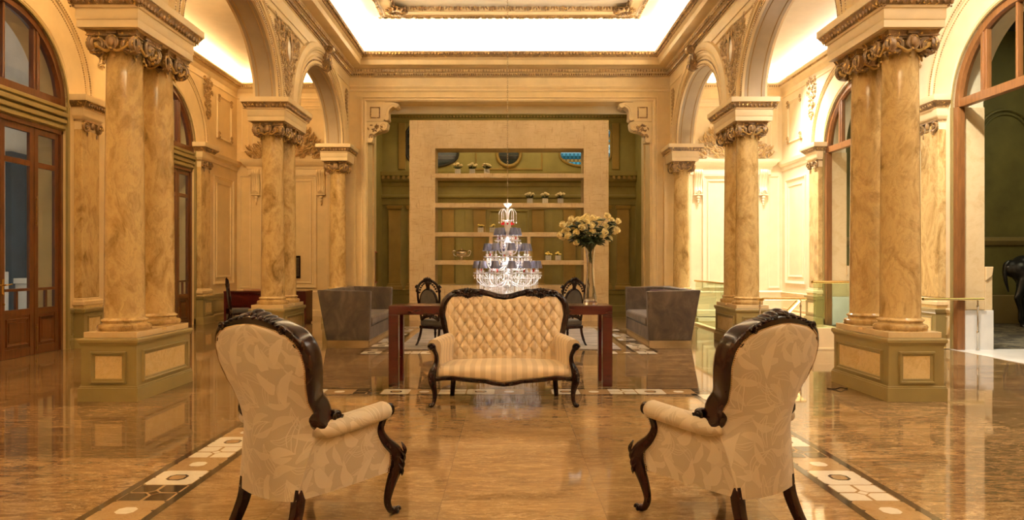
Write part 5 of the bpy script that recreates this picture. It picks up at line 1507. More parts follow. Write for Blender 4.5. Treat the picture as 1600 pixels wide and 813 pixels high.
make_armchair('cream leaf-patterned armchair seen from behind, in the right foreground', (1.142, 3.745, 0), TH)

# ------------------------------------------------------------------ button-backed settee; local -y faces the camera
t = thing('settee', 'dark carved settee with a button-tufted back and striped champagne satin seat', 'sofa', (-.046, 6.62, 0))
ZT = [(0, 1.002), (.08, 1.012), (.166, 1.036), (.27, 1.052), (.374, 1.058), (.478, 1.050), (.556, 1.017), (.608, .957), (.63, .87)]
FP_ = [(-.640, .588), (-.600, .578), (-.578, .605), (-.588, .655), (-.602, .71), (-.622, .79), (-.632, .87), (-.612, .955), (-.556, 1.017), (-.470, 1.052), (-.374, 1.061), (-.27, 1.054), (-.166, 1.036), (-.08, 1.012), (0, 1.002)]
def by(z): return .47 + .20 * (z - .4)
pts = catmull([(x, by(z) + .02, z) for (x, z) in FP_] + [(-x, by(z) + .02, z) for (x, z) in FP_[-2::-1]], 6); n = len(pts)
mb = MB(); mid = (n - 1) / 2
rad = [.016 + .018 * min(1, (1 - abs(i - mid) / mid) * 6) for i in range(n)]
mb.tube(pts, rad, 16, up=(0, 1, 0), flat=1.0)
mb.tube([p + Vector((0, -.028, 0)) for p in pts[8:-8]], .010, 6)
for s_ in (-1, 1):
    mb.lathe((s_ * .642, by(.59) - .02, .592), [(.001, -.03), (.024, -.03), (.028, 0), (.024, .05), (.001, .05)], 14, axis='y', cap=False)
    mb.ell((s_ * .668, by(.59), .575), (.02, .025, .014), 10, 6)
fr = mb.build('back_frame', M['blackwood'], t, angle=60)
mb = MB()
for s_ in (-1, 1):
    c = Vector((s_ * .372, by(1.06) - .018, 1.055))
    for k in range(9):
        a = PI * (.04 + .92 * k / 8); d = Vector((math.cos(a), 0, math.sin(a)))
        leafm(mb, c + Vector((0, 0, -.035)), d + Vector((0, -.15, 0)), (0, -1, 0), .070 + .022 * math.sin(a), .019, .6)
    for k in range(3): leafm(mb, c + Vector((0, -.01, -.02)), ((k - 1) * .7, 0, -1), (0, -1, 0), .048, .016, .4)
    for q in (-1, 1):
        spiral(mb, c + Vector((q * .075, -.01, -.005)), (q, 0, 0), (0, 0, 1), (0, -1, 0), .028, 1.3, .012, -1, 0, 18)
        leafm(mb, c + Vector((q * .08, 0, .012)), (q, 0, .12 - .2 * (q * s_ > 0)), (0, -1, 0), .10, .022, .4)
        leafm(mb, c + Vector((q * .08, 0, -.02)), (q, 0, -.25), (0, -1, 0), .08, .016, .4)
    mb.ell(c + Vector((0, -.02, -.01)), (.022, .018, .022), 10, 6)
mb.build('crest_carving', M['blackwood'], fr)
# tufted back
def ztop(x): return lerp_tab(ZT, abs(x)) - .022
HB = [(0, .52), (.35, .555), (.6, .578), (.8, .60), (.93, .585), (1, .54)]
TX, TZ = .100, .0735
def tuft(x, z):
    a = x / TX + (z - .445) / (2 * TZ) ; b = x / TX - (z - .445) / (2 * TZ)
    s = (abs(math.sin(PI * a)) * abs(math.sin(PI * b)))
    return s
def backf(a, v):
    u = 2 * a - 1; x = u * lerp_tab(HB, v); z = .37 + v * (ztop(x) - .37)
    edge = min(1, (1 - abs(u)) * 7, (1 - v) * 6, max(0, (z - .40) * 14)); edge = max(0, edge)
    s = tuft(x, z)
    aa = x / TX + (z - .445) / (2 * TZ); bb = x / TX - (z - .445) / (2 * TZ)
    da, db = aa - round(aa), bb - round(bb); d = math.hypot(da, db)
    h = .037 * s ** .46 - .016 * math.exp(-(d / .12) ** 2)
    h = h * edge + .02 * (1 - edge)
    wr = .0012 * math.sin(41 * x + 9 * math.sin(23 * z)) * edge
    roll = .030 * (1 - abs(u) ** 6) * math.sin(PI * min(1, .08 + v * .9)) ** .5
    return (x, by(z) + .015 - roll - h + wr, z)
mb = MB(); mb.grid(backf, 260, 120, uvfn=lambda a, v: ((2 * a - 1) * lerp_tab(HB, v) + .0245, v))
mb.grid(lambda a, v: ((2 * a - 1) * .57, by(.3 + .7 * v) + .06, .28 + (ztop((2 * a - 1) * .57) - .28) * v), 30, 8, uvfn=lambda a, v: ((2 * a - 1) * .57, v))
back = mb.build('backrest', M['stripe'], t, angle=180)
proto_b = None
for i in range(-12, 13):
    for j in range(-1, 9):
        if (i + j) % 2: continue
        x = TX * i / 2; z = .445 + TZ * j
        if z > ztop(x) - .035 or z < .43: continue
        v = (z - .37) / (ztop(x) - .37); hw = lerp_tab(HB, v)
        if abs(x) > hw - .05: continue
        p = Vector(backf((x / hw + 1) / 2, v)) + Vector((0, -.004, 0))
        if proto_b is None:
            mb = MB(); mb.ell((0, 0, 0), (.0095, .006, .0095), 8, 5)
            for k in mb.V: pass
            proto_b = mb.build('tuft_button', M['stripe'], back); proto_b.location = p
        else:
            c = proto_b.copy(); COL.objects.link(c); c.parent = back; c.location = p
mb = MB(); ip = [p + Vector((0, -.022, 0)) + (Vector((0, 0, .70)) - Vector((p.x * .9, 0, p.z))).normalized() * .033 for p in pts[10:-10]]
nails(mb, ip, .0045, .0125); mb.build('nailhead_row', M['antbrass'], back)
# seat
RZ = [(0, .216), (.10, .228), (.17, .246), (.28, .252), (.38, .262), (.48, .275), (.56, .272), (.64, .262)]
def seatf(a, v):
    u = 2 * a - 1
    if v < .4:
        q = v / .4; z0 = lerp_tab(RZ, abs(u) * .61) + .012; z = z0 + (.395 - .012 * u ** 2 - z0) * math.sin(q * PI / 2); y = -.012 - .026 * math.sin(q * PI) + .075 * (1 - math.cos(q * PI / 2)) - .02 * (1 - u * u)
    else:
        q = (v - .4) / .6; y = .043 + q * .46; z = .395 - .012 * u * u + .022 * math.sin(PI * min(1, q * 1.1)) * (1 - u ** 4)
    return (u * (.612 - .075 * max(0, (v - .4) / .6)), y, z)
mb = MB(); mb.grid(seatf, 60, 40, uvfn=lambda a, v: ((2 * a - 1) * .612 + .0245, v)); seat = mb.build('seat', M['stripe'], t, angle=180)
rp = [(-.635 + 1.27 * k / 60, 0) for k in range(61)]
mb = MB(); mb.tube([(x, -.022 - .02 * (1 - (x / .635) ** 2), lerp_tab(RZ, abs(x))) for (x, _) in rp], .019, 12, up=(0, 0, 1), flat=.8)
mb.tube([(x, -.036 - .02 * (1 - (x / .635) ** 2), lerp_tab(RZ, abs(x)) + .009) for (x, _) in rp], .006, 6)
mb.build('front_rail', M['blackwood'], t, angle=60)
mb = MB(); nails(mb, [Vector(seatf(k / 80, .02)) + Vector((0, -.006, .006)) for k in range(81)], .0042, .0115); mb.build('nailhead_row', M['antbrass'], seat)
mb = MB(); mb.box(-.56, .56, .0, .52, .25, .30)
for s_ in (-1, 1): mb.box(min(s_ * .60, s_ * .56), max(s_ * .60, s_ * .56), -.0, .54, .25, .30)
mb.box(-.56, .56, .50, .54, .24, .30); mb.build('seat_rail', M['blackwood'], t, smooth=False)
for s_ in (-1, 1):
    # rolled arm
    secF = [(.632, .285), (.665, .40), (.662, .47), (.690, .505), (.712, .545), (.716, .585), (.700, .620), (.668, .636), (.632, .630), (.604, .604), (.596, .56), (.603, .50), (.606, .42), (.600, .34), (.598, .285)]
    rows = []
    mb = MB()
    for k in range(15):
        q = k / 14; r = []
        for (x, z) in secF: r.append(mb.v(s_ * (x - .10 * q ** 1.4 + (.01 if x > .65 else 0) * 0), .0 + .50 * q, z + .012 * q - (0 if z > .4 else 0)))
        L = 0
        for j, idx in enumerate(r):
            if j: L += (Vector(secF[j]) - Vector(secF[j - 1])).length
            mb.UV[idx] = (q * .55 + .02, L)
        rows.append(r)
    for r0, r1 in zip(rows, rows[1:]):
        for j in range(len(secF)): mb.f((r0[j], r0[(j + 1) % len(secF)], r1[(j + 1) % len(secF)], r1[j]))
    mb.f(rows[0]); mb.f(rows[-1])
    arm = mb.build('arm', M['stripe'], t, angle=60, sub=0)
    nb = MB(); nails(nb, [(s_ * (x - .006), -.004, z) for (x, z) in secF[8:]], .0042, .012); nails(nb, [(s_ * (x), -.004, z) for (x, z) in secF[1:8]], .0042, .012); nb.build('nailhead_row', M['antbrass'], arm)
    fp = catmull([(s_ * .672, -.012, .566), (s_ * .652, -.016, .530), (s_ * .632, -.016, .480), (s_ * .636, -.014, .42), (s_ * .660, -.026, .355), (s_ * .672, -.040, .300), (s_ * .668, -.035, .235), (s_ * .652, -.012, .150), (s_ * .650, -.002, .09), (s_ * .660, -.014, .04), (s_ * .676, -.03, .018)], 6)
    rt = [.024, .020, .019, .023, .034, .040, .036, .025, .020, .018, .019]; rr = []
    for i in range(len(fp)): q = i / 6; k = min(int(q), len(rt) - 2); rr.append(rt[k] + (rt[k + 1] - rt[k]) * (q - k))
    lg = MB(); lg.tube(fp, rr, 14, up=(0, 1, 0))
    spiral(lg, (s_ * .672, -.038, .566), (s_, 0, 0), (0, 0, 1), (0, -1, 0), .030, 1.4, .012, 1, 0, 22)
    lg.lathe((s_ * .672, -.012, .566), [(.001, -.026), (.030, -.026), (.033, 0), (.030, .02), (.001, .02)], 16, axis='y', cap=False)
    lg.ell((s_ * .680, -.03, .021), (.027, .024, .021), 12, 8)
    for k in range(4): leafm(lg, (s_ * (.662 + .006 * k), -.055, .395 - .034 * k), (s_ * .1, -.15, -1), (0, -1, 0), .085, .020, .4)
    lg.build('leg', M['blackwood'], t, angle=60)
    lp = catmull([(s_ * .510, .50, .27), (s_ * .515, .515, .18), (s_ * .525, .55, .07), (s_ * .532, .575, 0)], 5)
    lg = MB(); lg.tube(lp, [.028 - .006 * i / (len(lp) - 1) for i in range(len(lp))], up=(1, 0, 0), sect=rrect(1, 1, .25, 2)); lg.build('leg', M['blackwood'], t, angle=50)

# ------------------------------------------------------------------ dark carved chairs; local +y is where they face
def make_sidechair(label, loc, rz, group=None, arms=True):
    t = thing('carved_chair', label, 'chair', loc, rz, group)
    yb = lambda z: -.20 - .10 * max(0, z - .42)
    mb = MB()
    for s_ in (-1, 1):
        mb.tube(catmull([(s_ * .17, yb(.42), .42), (s_ * .19, yb(.6), .60), (s_ * .215, yb(.8), .80), (s_ * .20, yb(.95), .96), (s_ * .12, yb(1.03), 1.045), (s_ * .0, yb(1.06), 1.07)], 6), [.019] * 31, 10)
        mb.tube(catmull([(s_ * .17, yb(.42), .43), (s_ * .10, yb(.46), .47), (0, yb(.5), .50)], 6), .022, 8)
    ov = [Vector((.165 * math.cos(k * PI / 16) * (1 if True else 1), yb(.72 + .20 * math.sin(k * PI / 16)), .715 + .215 * math.sin(k * PI / 16))) for k in range(32)]
    mb.tube(ov, .021, 8, closed=True)
    fr = mb.build('back_frame', M['blackwood'], t, angle=60)
    mb = MB(); rnd = random.Random(4)
    for k in range(26):
        a = PI * (.08 + .84 * k / 25); r = .205; x = r * math.cos(a); z = .87 + .215 * math.sin(a)
        leafm(mb, (x, yb(z) - .012, z - .015), (math.cos(a) * .7, 0, math.sin(a)), (0, -1, 0), .038 + .02 * (abs(x) < .06), .020, .4, None, 3)
        leafm(mb, (x, yb(z) + .012, z - .015), (math.cos(a) * .7, 0, math.sin(a)), (0, 1, 0), .038, .020, .4, None, 3)
        if k % 2: mb.ell((x * .88, yb(z), z - .045), (.022, .016, .018), 6, 5)
    for q in range(-2, 3): leafm(mb, (q * .018, yb(1.07), 1.06), (q * .3, 0, 1), (0, -1, 0), .085 - .012 * abs(q), .017, .3)
    mb.ell((0, yb(1.05), 1.02), (.045, .03, .06), 10, 8); mb.ell((0, yb(.97), .955), (.035, .024, .045), 10, 8)
    for s_ in (-1, 1):
        spiral(mb, (s_ * .215, yb(.95), .955), (s_, 0, 0), (0, 0, 1), (0, -1, 0), .034, 1.2, .015, 1)
        mb.ell((s_ * .225, yb(.97), .975), (.026, .026, .03), 8, 6); mb.ell((s_ * .232, yb(.9), .905), (.018, .018, .028), 8, 6)
        for k in range(3): mb.ell((s_ * (.17 - .05 * k), yb(.46), .475 + .015 * k), (.024, .02, .024), 8, 6)
    mb.build('crest_carving', M['blackwood'], fr)
    mb = MB()
    mb.grid(lambda a, v: (.155 * v * math.cos(2 * PI * a), yb(.715 + .2 * v * math.sin(2 * PI * a)) - .022 - .012 * (1 - v * v), .715 + .205 * v * math.sin(2 * PI * a)), 28, 5)
    mb.grid(lambda a, v: (.155 * v * math.cos(2 * PI * a), yb(.715 + .2 * v * math.sin(2 * PI * a)) + .02 + .03 * (1 - v * v), .715 + .205 * v * math.sin(2 * PI * a)), 28, 5)
    mb.build('back_pad', M['seatvelvet'], t, angle=180)
    mb = MB(); mb.box(-.215, .215, -.19, .235, .335, .43); mb.build('seat', M['seatvelvet'], t, bevel=.028, bseg=3)
    mb = MB(); mb.box(-.222, .222, -.198, .243, .285, .338); mb.build('seat_rail', M['blackwood'], t, bevel=.01)
    for s_ in (-1, 1):
        mb = MB(); mb.tube(catmull([(s_ * .18, -.19, .31), (s_ * .185, -.21, .2), (s_ * .20, -.25, .08), (s_ * .215, -.30, 0)], 5), [.021] * 10 + [.016] * 6, 8); mb.build('leg', M['blackwood'], t)
        mb = MB(); mb.lathe((s_ * .185, .20, 0), [(.012, 0), (.017, .01), (.012, .03), (.016, .12), (.022, .19), (.014, .21), (.024, .225), (.024, .25), (.018, .26), (.024, .30)], 12); mb.build('leg', M['blackwood'], t)
        if arms:
            mb = MB(); mb.tube(catmull([(s_ * .205, yb(.70), .70), (s_ * .245, -.14, .655), (s_ * .26, .0, .64), (s_ * .25, .10, .62), (s_ * .235, .10, .54), (s_ * .24, .13, .42), (s_ * .225, .12, .32)], 5), .017, 8); spiral(mb, (s_ * .265, .11, .62), (0, 1, 0), (0, 0, 1), (s_, 0, 0), .026, 1.2, .012, 1); mb.build('armrest', M['blackwood'], t)
    return t
g_ = 'dark carved chairs on the rug'
make_sidechair('dark carved oval-back chair behind the table, left of the settee', (-1.18, 11.61, 0), -R(30), g_)
make_sidechair('dark carved oval-back chair behind the table, beside the rose vase', (.93, 11.61, 0), R(30), g_)
c = make_sidechair('dark carved oval-back chair at the red desk in the left aisle', (-5.72, 14.95, 0), -R(62), None, False); c.scale = (.93, .93, .93)

# ------------------------------------------------------------------ grey velvet sofas; local +x is where they face
def make_loveseat(label, loc, mir, cush=False):
    t = thing('velvet_sofa', label, 'sofa', loc, 0, 'grey velvet sofas either side of the rug')
    Mx = Matrix.Scale(mir, 4, (1, 0, 0)); L = 1.13
    panel = [(-.02, .062), (.0, .885), (-.895, .905), (-.74, .062)]
    for s_ in (-1, 1):
        mb = MB(Mx); y0, y1 = sorted((s_ * L, s_ * (L - .13))); mb.prism(panel, lambda q: (q[0], y0, q[1]), lambda q: (q[0], y1, q[1])); mb.build('arm', M['velvet'], t, bevel=.018, bseg=3)
    mb = MB(Mx); mb.prism([(-.60, .10), (-.74, .90), (-.885, .90), (-.735, .07)], lambda q: (q[0], -L + .12, q[1]), lambda q: (q[0], L - .12, q[1])); mb.build('backrest', M['velvet'], t, bevel=.02, bseg=3)
    mb = MB(Mx); mb.box(-.70, -.025, -L + .12, L - .12, .062, .285); mb.build('seat_base', M['velvet'], t, bevel=.01)
    mb = MB(Mx); 
    mb.box(-.68, .005, -L + .135, L - .135, .295, .45); mb.build('seat_cushion', M['velvet'], t, bevel=.045, bseg=4)
    mb = MB(Mx)
    for s_ in (-1, 1):
        y0, y1 = sorted((s_ * (L - .005), s_ * (L - .03))); mb.box(-.735, -.03, y0, y1, 0, .05)
    mb.box(-.05, -.03, -L, L, 0, .05); mb.box(-.735, -.715, -L, L, 0, .05); mb.box(-.735, -.03, -L, L, .045, .063); mb.build('chrome_plinth', M['chrome'], t, smooth=False)
    return t
make_loveseat('grey velvet two-seat sofa on the left of the rug, turned to the right', (-2.31, 12.89, 0), 1)
make_loveseat('grey velvet two-seat sofa on the right of the rug, with a dark red cushion', (2.31, 12.87, 0), -1)
mb = MB()
def pil(a, b, s):
    u, v = 2 * a - 1, 2 * b - 1; e = (1 - u ** 4) * (1 - v ** 4)
    return (s * .065 * e ** .5, u * .22 * (1 - .06 * v * v), v * .22 * (1 - .06 * u * u))
mb.grid(lambda a, b: pil(a, b, 1), 16, 16); mb.grid(lambda a, b: pil(a, b, -1), 16, 16)
c = tag(mb.build('cushion', M['maroon'], angle=180), 'dark maroon square cushion leaning inside the right grey sofa', 'cushion')
c.location = (2.70, 12.62, .672); c.rotation_euler = (0, R(10), R(50))
# ------------------------------------------------------------------ console table
t = thing('console_table', 'long dark red console table behind the settee', 'table', (-.091, 7.942, 0))
hx, hy = 1.227, .228
mb = MB(); mb.box(-hx, hx, -hy, hy, .787, .887); mb.build('tabletop', M['deskwood'], t, smooth=False, bevel=.004)
for sx in (-1, 1):
    for sy in (-1, 1):
        mb = MB(); x0, x1 = sorted((sx * hx, sx * (hx - .107))); y0, y1 = sorted((sy * hy, sy * (hy - .10))); mb.box(x0, x1, y0, y1, 0, .787); mb.build('leg', M['deskwood'], t, smooth=False, bevel=.004)
# ------------------------------------------------------------------ rug
mb = MB(); mb.box(-1.76, 1.76, -1.80, 1.80, 0, .012)
o = tag(mb.build('rug', M['rug'], smooth=False, bevel=.004), 'mottled grey rug under the chandelier and carved chairs', 'rug'); o.location = (0, 12.78, .0032)
# ------------------------------------------------------------------ shelving unit
SY = 16.50
t = thing('shelving_unit', 'tall travertine-faced open shelving unit standing in the portal', 'shelf', (0, SY, 0))
OZ = .84; mb = MB()
mb.box(-2.33, -1.725, 0, .62, 0, 4.71); mb.build('side_panel', M['shelfstone'], t, smooth=False, bevel=.004)
mb = MB(); mb.box(1.755, 2.34, 0, .62, 0, 4.71); mb.build('side_panel', M['shelfstone'], t, smooth=False, bevel=.004)
mb = MB(); mb.box(-1.725, 1.755, 0, .62, 4.05, 4.71); mb.build('top_panel', M['shelfstone'], t, smooth=False)
mb = MB(); mb.box(-1.725, 1.755, 0, .62, 0, OZ); mb.build('base_panel', M['shelfstone'], t, smooth=False)
SH = [3.465, 2.77, 2.085, 1.425]
for z in SH: mb = MB(); mb.box(-1.725, 1.755, .012, .60, z - .105, z); mb.build('shelf', M['shelfstone'], t, smooth=False, bevel=.003)
for x in (-.42, .47):
    for (z0, z1) in ((OZ, 1.32), (1.425, 1.98)): mb = MB(); mb.box(x - .04, x + .04, .015, .59, z0, z1); mb.build('divider', M['shelfstone'], t, smooth=False)
# small lattice pots with flowers
def make_pot(label, x, z, petal, big, group, seed):
    t = thing('flower_pot', label, 'flower pot', (x, SY + .16, z), 0, group)
    mb = MB(); h = .115; w = .062
    mb.box(-w + .006, w - .006, -w + .006, w - .006, .0, h - .006, 1)
    for (z0, z1) in ((0, .012), (h - .012, h), (.030, .043), (.055, .068), (.080, .093)): 
        mb.box(-w, w, -w, -w + .01, z0, z1, 0); mb.box(-w, w, w - .01, w, z0, z1, 0); mb.box(-w, -w + .01, -w, w, z0, z1, 0); mb.box(w - .01, w, -w, w, z0, z1, 0)
    for k in range(6):
        q = -w + .006 + (2 * w - .012) * k / 5
        for s_ in (-1, 1): mb.box(q - .0085, q + .0085, min(s_ * w, s_ * (w - .01)), max(s_ * w, s_ * (w - .01)), 0, h, 0); mb.box(min(s_ * w, s_ * (w - .01)), max(s_ * w, s_ * (w - .01)), q - .0085, q + .0085, 0, h, 0)
    mb.build('pot', [M['pot'], M['soil']], t, smooth=False)
    rnd = random.Random(seed); lf = MB()
    n = 8 if big else 7
    for k in range(n):
        a = 2 * PI * k / (n - 1) + rnd.random() * .5; rr = 0 if k == n - 1 else (.085 if big else .06) * rnd.uniform(.75, 1.15)
        c = Vector((rr * math.cos(a), rr * math.sin(a) * .8, h + (.10 if big else .035) + rnd.uniform(0, .045) - (rr * .2)))
        lf.tube([(0, 0, h - .02), c * .6 + Vector((0, 0, (h) * .4)), c], .004, 5)
        fb = MB(); r0 = .036 if big else .030
        fb.ell((0, 0, 0), (r0 * .7, r0 * .7, r0 * .75), 8, 6)
        for q in range(6):
            b = q * PI / 3 + .3; fb.ell((r0 * .5 * math.cos(b), r0 * .5 * math.sin(b), -.003 + .004 * (q % 2)), (r0 * .55, r0 * .55, r0 * .5), 7, 5)
        fb.build('blossom', petal, t).location = c
    for k in range(14 if big else 6):
        a = rnd.random() * 6.28; leafm(lf, (.03 * math.cos(a), .03 * math.sin(a), h + (.02 if big else 0)), (math.cos(a), math.sin(a), rnd.uniform(.0, .7)), (0, 0, 1), rnd.uniform(.06, .10) if big else .04, .02, .3, None, 4)
    lf.build('foliage', M['leafgreen'], t)
    return t
k = 0
for (z, xs_, petal, big, nm, gl) in ((SH[0], (-1.205, -.865, -.52), M['petal'], True, 'on the top shelf', ('leftmost', 'middle', 'rightmost')),
                                 (SH[1], (.50, .86, 1.22), M['petal'], True, 'on the second shelf', ('leftmost', 'middle', 'rightmost')),
                                 (SH[2], (-.665, -.39), M['petal_y'], False, 'on the third shelf', ('left', 'right')),
                                 (SH[3], (.935, 1.165), M['petal_y'], False, 'on the fourth shelf, behind the rose vase', ('left', 'right'))):
    for x, w_ in zip(xs_, gl):
        make_pot('%s white lattice pot of %s roses %s' % (w_, 'cream' if big else 'low yellow', nm), x, z + .001, petal, big, 'flower pots on the shelving', k); k += 1
# silver cup
t = thing('trophy_cup', 'lidded silver cup with two curled handles on the fourth shelf', 'cup', (-1.115, SY + .2, SH[3]))
mb = MB(); mb.lathe((0, 0, 0), [(.085, 0), (.088, .012), (.06, .025), (.03, .04), (.026, .055), (.05, .075), (.10, .10), (.135, .14), (.145, .18), (.14, .20), (.15, .21), (.145, .215)], 28); mb.build('bowl', M['silver'], t, angle=50)
mb = MB(); mb.lathe((0, 0, .214), [(.14, 0), (.13, .012), (.09, .028), (.04, .036), (.015, .04), (.012, .05), (.02, .06), (.015, .075), (.001, .085)], 28); mb.build('lid', M['silver'], t, angle=50)
for s_ in (-1, 1):
    mb = MB(); mb.tube(catmull([(s_ * .11, 0, .10), (s_ * .17, 0, .11), (s_ * .20, 0, .16), (s_ * .215, 0, .21), (s_ * .18, 0, .235), (s_ * .155, 0, .22), (s_ * .165, 0, .205)], 5), .008, 8); mb.build('handle', M['silver'], t)
# ------------------------------------------------------------------ tall vase and roses
VX, VY, VZ = .918, 7.93, .8872
t = thing('glass_vase', 'tall waisted clear glass vase holding roses on the console table', 'vase', (VX, VY, VZ))
mb = MB(); outer = [(.080, 0), (.084, .006), (.081, .02), (.066, .10), (.052, .20), (.043, .32), (.039, .42), (.042, .52), (.052, .60), (.066, .665), (.070, .675)]
inner_v = [(.066, .675), (.061, .66), (.047, .60), (.037, .52), (.033, .42), (.037, .32), (.045, .22), (.055, .12), (.062, .05), (.03, .035), (.001, .03)]
oo = []
for (a, b) in zip(outer, outer[1:]): oo.append(a)
mb.lathe((0, 0, 0), outer + inner_v, 40, cap=True); mb.build('glass', M['vase_glass'], t, angle=60)
def rose_mesh():
    mb = MB(); rnd = random.Random(1)
    for ring, (n, r, h, tilt) in enumerate(((3, .013, .036, .0), (4, .021, .035, .05), (5, .029, .032, .12), (6, .036, .027, .35))):
        for k in range(n):
            a = 2 * PI * k / n + ring * .6
            def pf(u, v, a=a, r=r, h=h, tilt=tilt):
                w = (u - .5) * 2.5 / n * 2.4; ang = a + w; rr = r * (.35 + .65 * v ** .6) * (1 + tilt * .35 * v * v)
                z = -.022 + (h + .018) * v * (1 - .22 * (2 * u - 1) ** 2) - tilt * .012 * v ** 3
                return (rr * math.cos(ang), rr * math.sin(ang), z)
            mb.grid(pf, 5, 4)
    mb.ell((0, 0, -.004), (.025, .025, .026), 10, 7); mb.ell((0, 0, -.014), (.034, .034, .018), 10, 6)
    return mb
RP = [(99, 132, 0), (170, 88, 0), (150, 125, .06), (146, 163, 0), (112, 183, .05), (74, 214, 0), (100, 230, .06), (142, 222, -.02), (207, 196, 0), (247, 207, .05), (249, 156, 0), (240, 105, .05), (291, 66, 0), (288, 108, -.06), (328, 141, -.08), (333, 187, -.06), (340, 82, 0), (370, 115, .06), (385, 92, .1), (455, 62, 0), (490, 95, 0), (536, 108, 0), (450, 140, 0), (435, 192, -.05), (490, 160, .06), (525, 178, .04), (412, 220, .0), (466, 244, .05), (207, 276, 0), (225, 90, .08), (318, 100, .08), (268, 85, .08), (400, 205, .08), (505, 190, .1)]
rose0 = None; rnd = random.Random(12)
for k, (px, py, dy) in enumerate(RP):
    D = VY + dy * 1.6; X = (860 + px / 5.083 - 795) * D / 1100; Z = 1.35 - (325 + py / 5.083 - 412) * D / 1100
    c = Vector((X, D + rnd.uniform(-.05, .05), Z))
    if rose0 is None:
        r0 = thing('rose', 'cream rose with a green stem in the tall glass vase', 'rose', c, 0, 'cream roses in the tall vase')
        rose_mesh().build('rose_head', M['petal'], r0, angle=60)
        head_me = kids(r0)[0].data; rose0 = r0; cur = r0
    else:
        cur = thing('rose', 'cream rose with a green stem in the tall glass vase', 'rose', c, 0, 'cream roses in the tall vase')
        h = bpy.data.objects.new('rose_head', head_me); COL.objects.link(h); h.parent = cur
    head = kids(cur)[0]; s = rnd.uniform(.90, 1.12)
    out = (c - Vector((VX, VY, 1.45))); out.normalize()
    head.rotation_euler = (Vector((out.x * .8, out.y * .8 - .55, .55))).to_track_quat('Z', 'Y').to_euler(); head.scale = (s, s, s)
    neck = Vector((VX + (c.x - VX) * .07, VY + (c.y - VY) * .1, VZ + .62)) - c; foot = Vector((VX - (c.x - VX) * .06 , VY + rnd.uniform(-.015, .015), VZ + rnd.uniform(.46, .58))) - c
    mb = MB(); mb.tube(catmull([(0, 0, -.01), neck * .45 + Vector((0, 0, .05)), neck, foot], 5), .0035, 6); mb.build('stem', M['stem'], cur)
    for q in range(3):
        p = neck * (.20 + .26 * q) + Vector((0, 0, .03)); a = rnd.random() * 6.28; mb = MB()
        for m_ in range(3): leafm(mb, p, (math.cos(a + m_ - 1), math.sin(a + m_ - 1), rnd.uniform(-.7, .3)), (0, 0, 1), rnd.uniform(.06, .09), .022, .25, None, 4)
        mb.build('leaf', M['leafgreen'], cur)
# ------------------------------------------------------------------ desk in the left aisle
t = thing('desk', 'dark red panelled desk behind the middle left columns', 'desk', (-5.395, 15.83, 0)); hx = .905
mb = MB(); mb.box(-hx, hx, -.29, .29, .70, .74); mb.build('desk_top', M['deskwood'], t, smooth=False, bevel=.004)
mb = MB(); mb.box(-hx, -hx + .05, -.27, .27, 0.03, .70); mb.box(hx - .05, hx, -.27, .27, 0.03, .70); mb.box(-hx + .05, hx - .05, .20, .24, .20, .70); mb.box(hx - .52, hx - .05, -.26, .24, .03, .70); mb.box(-hx + .05, hx - .52, -.26, -.22, .35, .70); mb.box(-hx + .02, hx - .02, -.24, .24, 0, .03); mb.build('carcass', M['deskwood'], t, smooth=False, bevel=.003)
for (z0, z1) in ((.47, .68), (.26, .45), (.06, .24)):
    mb = MB(); mb.box(hx - .50, hx - .07, -.275, -.26, z0, z1); d = mb.build('drawer', M['deskwood'], t, smooth=False, bevel=.003)
    mb = MB(); mb.ell((hx - .285, -.285, (z0 + z1) / 2), .012, 8, 6); mb.build('drawer_knob', M['blackwood'], d)
mb = MB(); mb.box(-.30, .30, -.18, .18, 0, .035)
o = tag(mb.build('desk_tray', M['deskpad'], smooth=False, bevel=.006), 'flat tan tray lying on the dark red desk', 'tray'); o.location = (-5.62, 15.86, .741)
# ------------------------------------------------------------------ black horse (its hindquarters show at the right edge)
root = thing('horse_sculpture', 'life-size black horse sculpture in the side room at the right edge', 'horse', (10.80, 15.10, 0))
hb = MB()
def swell(pts, rad, flat=1.0, n=6):
    P = catmull(pts, n); rr = []
    for i in range(len(P)): q = i / n; k = min(int(q), len(rad) - 2); f_ = q - k; f_ = f_ * f_ * (3 - 2 * f_); rr.append(rad[k] + (rad[k + 1] - rad[k]) * f_)
    hb.tube(P, rr, 20, up=(0, 0, 1), flat=flat); hb.ell(P[0], (rr[0], rr[0] * flat, rr[0]), 12, 8); hb.ell(P[-1], (rr[-1], rr[-1] * flat, rr[-1]), 12, 8)
swell([(.02, 0, 1.24), (.25, 0, 1.25), (.60, 0, 1.17), (.98, 0, 1.16), (1.30, 0, 1.20), (1.42, 0, 1.25)], [.20, .285, .265, .30, .27, .18], .86)
swell([(1.30, 0, 1.25), (1.52, 0, 1.52), (1.74, 0, 1.78), (1.90, 0, 1.93)], [.25, .17, .125, .11], .7)
swell([(1.88, 0, 1.92), (2.05, 0, 1.84), (2.22, 0, 1.68), (2.34, 0, 1.58)], [.125, .115, .08, .065], .75)
for (s_, dx) in ((-1, 0), (1, .30)):
    swell([(.10 + dx * .3, s_ * .10, 1.22), (.16 + dx * .6, s_ * .15, .98), (.02 + dx, s_ * .16, .68), (-.01 + dx, s_ * .16, .62), (.05 + dx, s_ * .16, .38), (.06 + dx, s_ * .16, .15), (.10 + dx, s_ * .16, .09)], [.20, .165, .078, .066, .048, .050, .045], .85)
    hb.lathe((.125 + dx, s_ * .16, 0), [(.072, 0), (.068, .03), (.050, .085), (.03, .10)], 14)
